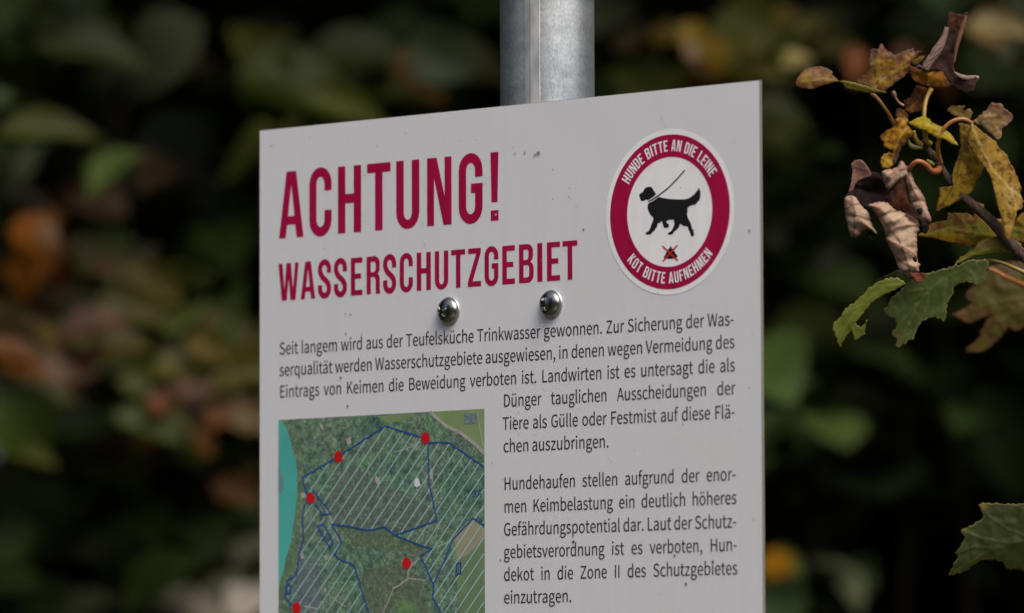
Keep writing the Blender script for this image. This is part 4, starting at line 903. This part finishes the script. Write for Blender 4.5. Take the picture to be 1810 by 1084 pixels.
# large tan-yellow hanging leaf
mb, fin = leaf('large tan-yellow leaf hanging with long lobes', M_LEAF, (Z5([(442, 535), (428, 470), (426, 420), (440, 360), (475, 305), (520, 270), (570, 255), (610, 262), (645, 285)]), [DT, DT - .006, DT - .01, DT - .013, DT - .015, DT - .016, DT - .016, DT - .015, DT - .012], [5.5, 4.2, 4, 3.9, 3.8, 3.8, 3.8, 3.8, 4], (138, 92, 48)))
blade(mb, Z5([(558,278),(600,285),(640,300),(625,360),(612,410),(640,450),(665,490),(722,552),(708,600),(690,642),(655,700),(625,750),(590,745),(560,782),(535,788),(500,812),(470,820),(440,838),(408,852),(420,800),(430,760),(438,720),(430,690),(475,688),(522,682),(516,630),(520,585),(535,540),(552,505),(560,470),(572,430),(565,380),(563,330)]), DT - .006, (122, 98, 24), (92, 72, 32), 4, ((1716, 222), (1668, 360)), .16, .1, .12, [Z5([(635, 300), (600, 400), (560, 540), (540, 660), (450, 800)]), Z5([(580, 480), (640, 600)]), Z5([(600, 400), (640, 470), (690, 540)])], (62, 50, 20), [((72, 58, 20), (1706, 262), 14)], ((74, 50, 18), .06), 1.0, .5, seed=81)
blade(mb, Z5([(640,280),(668,300),(700,330),(755,368),(800,402),(820,440),(868,480),(885,530),(912,572),(935,630),(962,690),(950,720),(972,780),(964,832),(932,838),(925,880),(915,925),(900,980),(880,1032),(858,1018),(850,985),(842,930),(825,870),(800,800),(785,720),(770,650),(745,600),(718,556),(680,510),(650,470),(628,430),(612,400),(625,330)]), DT - .014, (132, 104, 34), (110, 82, 40), 4, ((1716, 220), (1782, 415)), .18, .08, -.1, [Z5([(642, 285), (700, 430), (780, 590), (880, 690), (920, 780), (925, 840)]), Z5([(770, 580), (830, 640), (880, 700)]), Z5([(640, 300), (655, 350), (690, 420)]), Z5([(880, 690), (960, 760)]), Z5([(860, 780), (900, 860)])], (160, 138, 80), [((90, 74, 24), (1730, 255), 16), ((140, 118, 66), (1785, 350), 20)], ((82, 54, 24), .07), 1.0, .5, seed=82)
blade(mb, Z5([(645,272),(690,232),(738,192),(750,172),(770,150),(800,155),(832,152),(850,185),(880,205),(908,238),(890,278),(858,300),(830,318),(838,345),(828,378),(800,392),(772,360),(742,335),(715,322),(700,300),(670,290)]), DT - .004, (116, 92, 58), (98, 70, 52), 6, ((1718, 215), (1790, 205)), -.2, .15, 0, [Z5([(650, 275), (720, 240), (800, 232), (880, 240)]), Z5([(720, 240), (790, 300), (820, 350)])], (140, 112, 72), [((110, 112, 86), (1740, 215), 11), ((105, 76, 60), (1775, 195), 18)], ((88, 62, 40), .12), 1.3, 1.0, seed=83)
blade(mb, Z5([(484,205),(500,172),(540,170),(598,170),(588,210),(612,192),(632,190),(648,210),(640,240),(632,268),(590,258),(555,246),(525,238),(512,222)]), DT + .004, (122, 102, 50), (105, 80, 45), 4, seed=84, teeth=1.1, veins=[Z5([(635, 265), (570, 230), (500, 190)])], vein_col=(150, 130, 80))
fin()
# orange and green leaf lying behind the twig
mb, fin = leaf('orange and yellow-green leaf lying flat behind the twig', M_LEAF, (Z6([(1165, 255), (1230, 262), (1330, 330)]), DT + .008, [3, 3.4, 4], (110, 92, 32)))
blade(mb, Z6([(622,262),(650,235),(700,205),(705,178),(770,160),(832,152),(830,104),(900,104),(962,102),(1010,130),(1020,95),(1035,30),(1080,45),(1072,92),(1060,130),(1120,190),(1180,240),(1172,282),(1120,310),(1060,330),(1000,330),(940,322),(880,312),(790,292),(700,272)]), DT + .012, (112, 100, 16), (120, 78, 16), 5, ((1620, 415), (1765, 420)), .22, .05, 0, [Z6([(1165, 260), (1000, 235), (840, 210), (640, 262)]), Z6([(1000, 235), (940, 160), (900, 110)])], (130, 125, 50), [((118, 78, 20), (1655, 392), 18), ((112, 72, 22), (1690, 385), 20), ((122, 104, 14), (1690, 428), 16), ((98, 106, 30), (1725, 410), 20), ((52, 36, 16), (1737, 419), 5)], ((92, 54, 14), .08), 1.2, .45, seed=91)
fin()
# small green-yellow leaf under the twig
mb, fin = leaf('small yellow-green leaf with a pale dry patch below the twig', M_LEAF)
blade(mb, Z6([(876,458),(905,425),(920,402),(960,385),(978,365),(1015,345),(1040,310),(1072,290),(1120,275),(1172,268),(1230,320),(1300,388),(1240,384),(1130,384),(1060,392),(1000,410),(930,440)]), DT + .004, (92, 92, 26), (86, 80, 30), 3, ((1690, 465), (1795, 448)), -.2, .1, 0, [Z6([(880, 458), (1020, 370), (1160, 335), (1280, 380)])], (120, 118, 55), [((112, 92, 62), (1735, 432), 12), ((110, 90, 60), (1752, 425), 10)], None, 1.4, .7, seed=101)
fin()
# dark green serrated leaf and its lighter lobe
mb, fin = leaf('broad dark green leaf with toothed margin below the dried one', M_LEAF, (Z6([(1110, 425), (1190, 440), (1290, 480), (1380, 520)]), [DT + .01, DT + .016, DT + .02, DT + .02], [3, 3.2, 3.6, 4], (120, 98, 40)))
blade(mb, Z6([(502,640),(530,610),(560,562),(610,540),(680,520),(760,498),(850,470),(905,458),(950,440),(1000,420),(1050,425),(1100,416),(1110,440),(1122,458),(1100,480),(1098,510),(1082,530),(1085,570),(1060,580),(1032,612),(1010,595),(990,580),(960,576),(930,578),(900,595),(876,610),(872,640),(866,662),(845,690),(828,722),(828,760),(828,800),(805,850),(785,835),(750,815),(715,822),(690,835),(650,852),(632,880),(615,915),(608,940),(595,972),(575,968),(545,1000),(525,1000),(492,1032),(475,1000),(482,965),(470,950),(450,940),(455,910),(478,900),(480,870),(468,825),(440,815),(402,795),(395,765),(425,730),(430,700),(465,665)]), DT - .002, (57, 68, 31), (88, 84, 48), 2.2, ((1745, 460), (1590, 600)), -.14, .06, .1,
      [Z6([(1105, 425), (960, 480), (820, 540), (700, 640), (620, 740), (500, 1000)]), Z6([(820, 540), (810, 640), (800, 800)]), Z6([(700, 640), (690, 740), (640, 850)]), Z6([(630, 720), (560, 800), (480, 880)]), Z6([(960, 480), (1010, 530), (1030, 600)]), Z6([(720, 620), (560, 640)])], (74, 84, 44), [((74, 74, 46), (1720, 480), 14), ((92, 84, 34), (1655, 568), 9), ((92, 80, 40), (1588, 595), 9)], None, 1.7, .35, seed=111)
blade(mb, Z6([(548,584),(500,552),(452,540),(405,556),(352,575),(320,600),(278,620),(270,650),(240,670),(205,710),(165,730),(125,765),(110,790),(92,820),(60,848),(42,880),(50,905),(58,935),(70,960),(78,1000),(95,1024),(112,990),(128,960),(152,925),(172,905),(185,945),(198,985),(222,962),(248,940),(270,930),(268,885),(282,832),(262,870),(238,880),(212,872),(208,850),(250,790),(302,730),(350,690),(402,660),(450,640),(505,612)]), DT - .012, (78, 86, 26), (92, 94, 38), 2.2, ((1600, 500), (1480, 590)), .12, .06, .08, [Z6([(545, 585), (400, 610), (270, 720), (160, 840), (80, 990)]), Z6([(270, 720), (180, 760), (110, 800)]), Z6([(160, 840), (200, 960)])], (88, 96, 36), (), None, 1.5, .3, seed=112)
blade(mb, Z6([(345,572),(380,545),(430,520),(490,490),(540,500),(590,528),(570,575),(540,590),(500,560),(452,545),(400,560)]), DT + .012, (46, 52, 22), None, 4, seed=113, teeth=1.2)
fin()
# leaf behind, a little out of focus
mb, fin = leaf('olive leaf with brown margin farther back at the edge of the picture', M_LEAF, (Z6([(1112, 482), (1160, 500), (1230, 540), (1310, 578), (1400, 612)]), [3.8, 3.8, 3.8, 3.79, 3.78], [3, 3.4, 3.8, 4.2, 4.6], (150, 92, 32)))
blade(mb, Z6([(950,660),(1020,590),(1080,530),(1130,470),(1240,440),(1400,425),(1520,520),(1560,700),(1480,860),(1355,890),(1300,915),(1240,890),(1215,925),(1165,985),(1130,1020),(1080,1050),(1010,1062),(955,1058),(960,1030),(1010,990),(1055,955),(1050,920),(1085,880),(1100,830),(1145,798),(1080,820),(1020,845),(975,865),(930,840),(900,825),(855,795),(900,775),(960,750),(1000,720),(945,680)]), 3.86, (78, 74, 30), (92, 64, 40), 8, ((1840, 540), (1700, 560)), .1, .05, .1, [Z6([(1500, 700), (1250, 800), (1000, 1040)]), Z6([(1500, 700), (1250, 690), (900, 800)])], (98, 90, 40), [((92, 84, 26), (1725, 612), 16), ((88, 58, 44), (1700, 560), 12)], ((84, 58, 32), .2), 1.6, .8, seed=121, step=4)
fin()
mb, fin = leaf('olive-yellow leaf at the right border behind the hanging one', M_LEAF)
blade(mb, Z6([(1150,150),(1200,138),(1225,160),(1238,205),(1290,150),(1330,110),(1400,80),(1500,150),(1480,330),(1355,310),(1290,290),(1230,250),(1180,200)]), 3.68, (100, 86, 18), (110, 66, 16), 7, ((1755, 390), (1830, 400)), .15, .1, 0, [Z6([(1160, 155), (1300, 220), (1450, 260)])], (120, 108, 40), [((86, 92, 34), (1800, 415), 14)], ((90, 60, 18), .2), 1.2, 1.0, seed=131)
fin()
# green leaf at the lower right
mb, fin = leaf('olive-green leaf with yellow points in the lower right corner', M_LEAF, (Z7([(1200, 560), (1380, 540), (1520, 500)]), [3.575, 3.575, 3.58], [3, 3.4, 4], (100, 90, 40)))
blade(mb, Z7([(526,148),(560,135),(620,124),(680,132),(740,128),(830,142),(920,138),(1010,142),(1084,126),(1250,130),(1420,210),(1520,420),(1500,650),(1360,880),(1240,990),(1130,985),(1084,960),(1040,935),(1000,922),(960,930),(930,932),(900,915),(868,915),(852,870),(800,838),(740,815),(660,822),(600,815),(555,828),(520,852),(455,890),(400,945),(350,962),(320,982),(270,985),(235,998),(175,1016),(178,990),(215,930),(242,858),(262,820),(302,788),(280,765),(246,735),(290,690),(332,640),(345,595),(382,560),(350,510),(316,462),(365,440),(420,408),(465,392),(500,368),(550,345),(597,305),(575,250),(550,190)]), 3.575, (38, 45, 14), (74, 70, 24), 2.4, ((1830, 940), (1680, 1000)), .1, .05, .1, [Z7([(1200, 560), (900, 620), (600, 740), (200, 1000)]), Z7([(1200, 560), (900, 450), (700, 330), (530, 150)]), Z7([(900, 620), (600, 560), (320, 465)]), Z7([(750, 680), (500, 650), (250, 735)])], (52, 58, 24), [((92, 86, 26), (1692, 1012), 9), ((96, 62, 34), (1690, 985), 6), ((86, 74, 32), (1706, 940), 7), ((86, 76, 24), (1738, 894), 8)], None, 1.4, .4, seed=141)
fin()

# ------------------------------------------------------------------ shrubs and trees of the wood edge behind the sign
def blade_template(kind, nu=7, nv=5):
    V = []; F = []
    for i in range(nu):
        t = i / (nu - 1)
        if kind == 'ovate': hw = .42 * (math.sin(math.pi * min(1, t * 1.02) ** .75) ** .8 if 0 < t < 1 else 0) + .004
        else: hw = .46 * (.25 + .75 * abs(math.sin(math.pi * (t * 2.6 + .2)))) * (1 - t) ** .4 * (1 if t > .02 else .1) + .004
        for j in range(nv):
            s = j / (nv - 1) * 2 - 1
            V.append((t, s * hw, .16 * abs(s) * hw * 2 - .22 * t * t + .02 * math.sin(9 * t + 3 * s)))
    for i in range(nu - 1):
        for j in range(nv - 1): F.append((i * nv + j, i * nv + j + 1, (i + 1) * nv + j + 1, (i + 1) * nv + j))
    return np.array(V), np.array(F)
TPL = {k: blade_template(k) for k in ('ovate', 'lobed')}
TPL['coarse'] = blade_template('ovate', 4, 3)
class Foliage:
    def __init__(s): s.V = []; s.F = []; s.K = []; s.n = 0
    def put(s, p, fwd, nrm, length, width, col, kind='ovate'):
        T, F = TPL[kind]; fwd = np.asarray(fwd, float); fwd = fwd / np.linalg.norm(fwd)
        side = np.cross(nrm, fwd); side /= np.linalg.norm(side) + 1e-9; up = np.cross(fwd, side)
        v = p + (T[:, 0:1] - .5) * length * fwd + T[:, 1:2] * width * side + T[:, 2:3] * length * up
        s.V.append(v); s.F.append(F + s.n); s.n += len(T)
        k = np.tile(np.asarray(col, float), (len(T), 1)); k *= (1 + .12 * np.sin(T[:, 0:1] * 9 + length * 99)); s.K.append(k)
    def build(s, name, mat, parent, kind=None):
        V = np.vstack(s.V); F = np.vstack(s.F)
        lo = np.array(parent.location); V = V - lo
        me = bpy.data.meshes.new(name); me.from_pydata(V.tolist(), [], F.tolist()); me.update()
        a = me.attributes.new('tint', 'FLOAT_COLOR', 'POINT')
        a.data.foreach_set('color', np.c_[np.clip(np.vstack(s.K), .003, .8), np.ones(len(V))].astype(np.float32).ravel())
        me.materials.append(mat); me.polygons.foreach_set('use_smooth', [True] * len(me.polygons))
        o = bpy.data.objects.new(name, me); C.objects.link(o); o.parent = parent
        return o
rng = np.random.default_rng(5)
def pick(pal):
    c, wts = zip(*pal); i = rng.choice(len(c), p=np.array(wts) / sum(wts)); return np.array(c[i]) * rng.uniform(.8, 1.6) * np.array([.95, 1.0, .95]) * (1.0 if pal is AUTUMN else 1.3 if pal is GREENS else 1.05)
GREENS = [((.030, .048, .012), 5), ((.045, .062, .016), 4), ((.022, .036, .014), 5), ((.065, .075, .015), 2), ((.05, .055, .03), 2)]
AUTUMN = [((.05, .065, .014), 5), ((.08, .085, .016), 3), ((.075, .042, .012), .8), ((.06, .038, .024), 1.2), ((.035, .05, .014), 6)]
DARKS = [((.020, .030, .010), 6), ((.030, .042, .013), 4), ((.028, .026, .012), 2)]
def stems(parent, root, tips, r0, mat=M_BARK, name='branches'):
    mb = MB()
    for t in tips:
        t = np.asarray(t, float); m1 = root + (t - root) * .35 + rng.normal(0, .06, 3) + [0, 0, .1]; m2 = root + (t - root) * .7 + rng.normal(0, .06, 3) + [0, 0, .06]
        tube(mb, [root, m1, m2, t], [r0, r0 * .7, r0 * .4, r0 * .15], 7)
    return mb.build(name, mat, parent, True, True)
def random_leaves(fo, n, lo, hi, size, pal, kind, keep=None, out=(0, -1, .25)):
    lo = np.array(lo); hi = np.array(hi)
    for _ in range(n):
        p = lo + rng.random(3) * (hi - lo)
        if keep is not None and not keep(p): continue
        nr = np.array([0, 0, 1.0]) + np.array(out) * .5 + rng.normal(0, .45, 3); nr /= np.linalg.norm(nr)
        f = rng.normal(0, 1, 3) + [0, -.3, -.5]; f -= nr * (f @ nr)
        L_ = size * rng.uniform(.7, 1.3); fo.put(p, f, nr, L_, L_ * rng.uniform(.8, 1.05), pick(pal), kind)
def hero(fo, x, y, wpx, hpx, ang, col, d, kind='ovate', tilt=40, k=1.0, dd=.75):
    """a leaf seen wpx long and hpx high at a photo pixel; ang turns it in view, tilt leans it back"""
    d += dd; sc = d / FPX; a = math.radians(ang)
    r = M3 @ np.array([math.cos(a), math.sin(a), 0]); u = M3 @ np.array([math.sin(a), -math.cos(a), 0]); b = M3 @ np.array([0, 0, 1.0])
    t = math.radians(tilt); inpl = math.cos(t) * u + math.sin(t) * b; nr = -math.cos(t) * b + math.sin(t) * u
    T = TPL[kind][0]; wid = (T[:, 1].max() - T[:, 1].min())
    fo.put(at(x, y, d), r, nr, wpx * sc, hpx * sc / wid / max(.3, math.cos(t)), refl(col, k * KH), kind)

KH = 1.15                                             # these stand in the shade of the added oaks
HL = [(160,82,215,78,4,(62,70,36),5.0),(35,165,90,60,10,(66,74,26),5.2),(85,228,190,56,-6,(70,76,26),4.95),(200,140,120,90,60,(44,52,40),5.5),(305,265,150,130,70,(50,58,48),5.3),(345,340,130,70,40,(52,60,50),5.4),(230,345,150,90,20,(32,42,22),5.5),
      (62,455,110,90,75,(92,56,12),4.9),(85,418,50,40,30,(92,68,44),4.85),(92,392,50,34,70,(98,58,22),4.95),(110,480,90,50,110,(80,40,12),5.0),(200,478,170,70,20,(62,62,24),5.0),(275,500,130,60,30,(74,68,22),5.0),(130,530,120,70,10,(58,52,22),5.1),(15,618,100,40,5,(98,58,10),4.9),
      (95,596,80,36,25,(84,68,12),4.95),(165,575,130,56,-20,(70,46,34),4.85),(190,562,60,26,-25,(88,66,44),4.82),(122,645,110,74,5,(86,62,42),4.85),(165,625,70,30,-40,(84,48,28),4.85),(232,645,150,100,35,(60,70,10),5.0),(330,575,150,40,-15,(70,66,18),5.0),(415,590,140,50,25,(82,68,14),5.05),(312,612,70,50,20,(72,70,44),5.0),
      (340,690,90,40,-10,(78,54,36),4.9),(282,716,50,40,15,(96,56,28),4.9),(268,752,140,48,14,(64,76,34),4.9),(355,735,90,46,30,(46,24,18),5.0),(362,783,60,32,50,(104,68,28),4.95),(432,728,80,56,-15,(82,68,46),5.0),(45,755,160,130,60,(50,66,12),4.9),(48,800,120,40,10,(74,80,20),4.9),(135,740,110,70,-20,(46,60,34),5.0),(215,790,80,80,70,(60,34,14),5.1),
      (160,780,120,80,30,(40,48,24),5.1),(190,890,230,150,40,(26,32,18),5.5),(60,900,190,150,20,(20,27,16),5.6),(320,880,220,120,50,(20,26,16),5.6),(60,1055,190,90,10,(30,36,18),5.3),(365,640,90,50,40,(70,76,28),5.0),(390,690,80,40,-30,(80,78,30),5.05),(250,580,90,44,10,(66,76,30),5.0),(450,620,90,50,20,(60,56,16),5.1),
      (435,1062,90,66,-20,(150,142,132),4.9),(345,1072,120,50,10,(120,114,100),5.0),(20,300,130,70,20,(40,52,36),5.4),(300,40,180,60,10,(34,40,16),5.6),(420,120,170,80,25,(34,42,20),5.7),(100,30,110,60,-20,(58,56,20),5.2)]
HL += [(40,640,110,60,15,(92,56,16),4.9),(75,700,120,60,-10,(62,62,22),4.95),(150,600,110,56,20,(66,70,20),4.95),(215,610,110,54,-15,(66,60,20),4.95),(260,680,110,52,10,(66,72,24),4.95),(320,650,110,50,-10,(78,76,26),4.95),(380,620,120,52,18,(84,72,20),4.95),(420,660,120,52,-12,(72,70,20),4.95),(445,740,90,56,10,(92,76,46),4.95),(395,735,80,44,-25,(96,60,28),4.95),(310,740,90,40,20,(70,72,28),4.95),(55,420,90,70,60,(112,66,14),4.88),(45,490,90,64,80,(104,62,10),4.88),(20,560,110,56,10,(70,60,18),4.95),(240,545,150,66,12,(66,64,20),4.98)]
HM = [(530,150,230,110,8,(50,60,14),5.3),(640,95,210,90,-12,(42,52,14),5.4),(610,185,170,60,15,(60,68,16),5.2),(745,135,130,80,30,(62,48,16),5.3),(700,160,150,60,-10,(46,54,14),5.4),(830,110,160,80,10,(50,50,14),5.4),(480,60,190,60,-5,(26,32,14),5.7),(720,30,190,70,5,(30,36,14),5.7),(570,30,150,60,20,(28,36,16),5.8),(860,40,140,60,0,(34,38,12),5.6),(470,180,120,70,40,(46,56,16),5.3)]
HR = [(1232,72,90,56,35,(104,84,6),5.1),(1262,98,80,50,60,(100,78,6),5.15),(1225,92,40,36,20,(100,80,58),5.05),(1300,110,180,60,20,(74,72,8),5.2),(1360,58,220,110,10,(66,70,8),5.3),(1335,128,150,40,-5,(72,70,10),5.2),(1268,130,110,40,20,(66,48,20),5.3),(1408,105,60,36,-20,(124,114,66),5.05),(1512,118,74,44,80,(116,70,44),5.0),(1480,80,130,50,10,(66,64,16),5.3),
      (1772,45,120,44,6,(100,88,54),4.85),(1745,60,90,40,20,(88,72,36),4.9),(1400,258,130,110,30,(34,42,36),5.6),(1380,205,130,60,10,(50,58,10),5.3),(1130,60,130,110,70,(30,36,20),5.7),(1090,130,110,60,20,(30,34,12),5.7),(1180,150,150,60,-10,(46,38,12),5.5),(1640,70,160,80,15,(42,54,16),5.5),(1560,30,180,60,0,(34,44,14),5.6),(1700,190,130,90,60,(24,34,18),5.8),(1780,150,140,90,30,(28,34,14),5.7)]
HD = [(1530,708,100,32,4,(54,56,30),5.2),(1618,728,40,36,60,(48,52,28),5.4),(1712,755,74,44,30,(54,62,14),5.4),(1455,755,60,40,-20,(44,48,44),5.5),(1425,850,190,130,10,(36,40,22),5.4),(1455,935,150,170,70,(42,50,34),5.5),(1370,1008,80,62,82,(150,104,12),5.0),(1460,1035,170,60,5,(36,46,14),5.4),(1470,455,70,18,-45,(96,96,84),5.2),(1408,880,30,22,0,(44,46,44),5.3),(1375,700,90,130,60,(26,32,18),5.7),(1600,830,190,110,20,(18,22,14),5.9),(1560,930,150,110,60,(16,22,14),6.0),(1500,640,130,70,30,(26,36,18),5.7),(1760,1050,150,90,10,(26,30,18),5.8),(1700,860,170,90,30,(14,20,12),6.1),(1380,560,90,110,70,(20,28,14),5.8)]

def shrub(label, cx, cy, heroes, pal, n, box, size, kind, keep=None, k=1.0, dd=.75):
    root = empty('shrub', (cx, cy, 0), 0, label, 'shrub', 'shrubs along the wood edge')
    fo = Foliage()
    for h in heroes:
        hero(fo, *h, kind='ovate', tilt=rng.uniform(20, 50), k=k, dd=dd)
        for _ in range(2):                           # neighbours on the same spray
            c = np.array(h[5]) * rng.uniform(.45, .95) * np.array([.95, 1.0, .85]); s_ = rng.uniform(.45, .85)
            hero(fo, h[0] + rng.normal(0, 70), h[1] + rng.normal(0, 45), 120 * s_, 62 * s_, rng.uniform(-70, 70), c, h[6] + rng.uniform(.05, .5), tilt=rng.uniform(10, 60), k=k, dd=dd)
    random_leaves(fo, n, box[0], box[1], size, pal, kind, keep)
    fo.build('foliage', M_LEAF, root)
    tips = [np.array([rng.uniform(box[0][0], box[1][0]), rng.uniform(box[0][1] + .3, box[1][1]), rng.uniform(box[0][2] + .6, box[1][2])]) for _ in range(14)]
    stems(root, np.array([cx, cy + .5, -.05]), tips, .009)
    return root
# leaves fill the volume behind the traced ones; random ones stay farther back than the front sprays
def behind(d0): return lambda p: np.linalg.norm(p - EYE) > d0 + .25 * noise.noise((p[0] * 3, p[2] * 3, 1))
shrub('shrub left of the sign with green, orange and brown autumn leaves', -.75, 5.7, HL, AUTUMN, 2200, ((-2.2, 5.0, 1.93), (-.2, 7.0, 3.0)), .095, 'ovate', behind(5.8), .62)
shrub('dark shaded shrub low on the left under the autumn leaves', -.6, 6.2, [], DARKS, 2600, ((-2.2, 5.4, .1), (-.1, 7.2, 1.93)), .12, 'ovate', behind(6.0))  # darker leaf colours stand in for the shade low on the left
shrub('green shrub directly behind the sign and pole', -.1, 6.0, HM, GREENS, 2600, ((-.6, 5.4, .1), (.4, 7.4, 3.1)), .095, 'ovate', behind(5.75), .78, .45)
shrub('shrub right of the pole with yellow-green upper leaves', .5, 6.1, HR, GREENS, 2600, ((.1, 5.4, 1.9), (1.5, 7.4, 3.2)), .095, 'ovate', behind(5.75), .78, .45)
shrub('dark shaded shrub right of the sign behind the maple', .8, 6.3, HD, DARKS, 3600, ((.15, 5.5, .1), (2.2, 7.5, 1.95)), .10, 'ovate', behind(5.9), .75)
def tree(name, label, x, y, h, rx, rz, n, size, pal, rt=.12, mat=M_HEDGE, z0=.8, group='trees of the wood', flat_crown=None):
    root = empty(name, (x, y, 0), 0, label, 'tree', group)
    fo = Foliage(); zc = z0 + (h - z0) / 2
    for _ in range(n):
        d = rng.normal(0, 1, 3); d /= np.linalg.norm(d); r = rng.random() ** .4
        k = 1 + .3 * noise.noise((d[0] * 2 + x, d[1] * 2 + y, d[2] * 2))
        p = np.array([x + d[0] * r * rx * k, y + d[1] * r * rx * k, zc + d[2] * r * (h - z0) / 2 * k])
        if flat_crown:                               # a spreading crown with a level underside, shaped to shade the shrubs
            u = rng.random(3); p = np.array([x + (u[0] * 2 - 1) * rx, flat_crown + u[1] * (y + 3 - flat_crown), z0 + .12 * noise.noise((x + u[0] * 9, u[1] * 9, 0)) + u[2] ** 1.6 * (h - z0)])
        if p[2] < .05: continue
        nr = d * .6 + [0, 0, .8] + rng.normal(0, .35, 3); nr /= np.linalg.norm(nr); f = rng.normal(0, 1, 3); f -= nr * (f @ nr)
        L_ = size * rng.uniform(.7, 1.3); fo.put(p, f, nr, L_, L_ * 1.0, pick(pal), 'coarse')
    fo.build('crown', mat, root)
    mb = MB(); tube(mb, [(x, y, -.2), (x + .05, y, h * .3), (x - .04, y + .05, h * .6), (x, y, h * .92)], [rt, rt * .8, rt * .5, rt * .15], 10)
    for _ in range(10):
        a = rng.uniform(0, 6.28); z = rng.uniform(.3, .75) * h
        tube(mb, [(x, y, z), (x + math.cos(a) * rx * .4, y + math.sin(a) * rx * .4, z + .3), (x + math.cos(a) * rx * .8, y + math.sin(a) * rx * .8, z + .5)], [rt * .35, rt * .2, rt * .05], 6)
    mb.build('trunk', M_BARK, root, True, True)
    return root
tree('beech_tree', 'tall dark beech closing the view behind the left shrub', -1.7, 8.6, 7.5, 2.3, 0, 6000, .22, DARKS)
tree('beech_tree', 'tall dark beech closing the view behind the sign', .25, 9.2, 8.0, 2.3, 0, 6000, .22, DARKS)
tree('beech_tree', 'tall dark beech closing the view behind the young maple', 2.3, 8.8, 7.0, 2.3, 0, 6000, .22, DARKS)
for x, y, lab in ((-4.2, 8.0, 'wide oak added to shade the left shrub'), (.3, 7.9, 'wide oak added to shade the shrub behind the sign'), (4.6, 8.1, 'wide oak added to shade the shrubs behind the maple')):
    tree('shade_oak', lab, x, y, 6.5, 2.6, 0, 7000, .26, DARKS, .2, z0=2.85, flat_crown=5.0)  # added canopy: low crowns keep sky light and sun off the shrubs
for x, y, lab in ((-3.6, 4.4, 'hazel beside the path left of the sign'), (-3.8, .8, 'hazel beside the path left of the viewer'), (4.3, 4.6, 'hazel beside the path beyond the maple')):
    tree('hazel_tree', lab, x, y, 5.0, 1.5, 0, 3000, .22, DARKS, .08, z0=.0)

for x, y, h, lab in ((-9.5, -7.5, 9, 'unseen oak added to block low sky behind the viewer, left of the path'), (-5.0, -10.5, 8.5, 'unseen oak added to block low sky behind the viewer, near the path'), (-.4, -11.5, 8.5, 'unseen oak added to block low sky straight behind the viewer'), (4.6, -11, 7.5, 'unseen oak added to block low sky behind the viewer, right of the path'), (9.6, -8.5, 7.5, 'unseen oak added to block low sky behind the viewer, far right of the path')):
    tree('shade_oak', lab, x, y, h, 3.0, 0, 4200, .34, DARKS, .2, z0=.1)  # unseen tree line, added to darken the background by blocking low sky
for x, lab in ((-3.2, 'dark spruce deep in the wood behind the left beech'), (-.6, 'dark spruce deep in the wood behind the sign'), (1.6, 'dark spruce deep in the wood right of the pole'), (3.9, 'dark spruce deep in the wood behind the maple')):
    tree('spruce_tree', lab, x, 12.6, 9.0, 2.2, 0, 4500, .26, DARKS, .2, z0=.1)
# the maple's upper leaves, above the picture
fo = Foliage()
random_leaves(fo, 90, (tb[0] - .28, tb[1] - .25, 2.25), (tb[0] + .35, tb[1] + .3, 2.95), .1, AUTUMN, 'ovate')
fo.build('foliage', M_LEAF, maple)
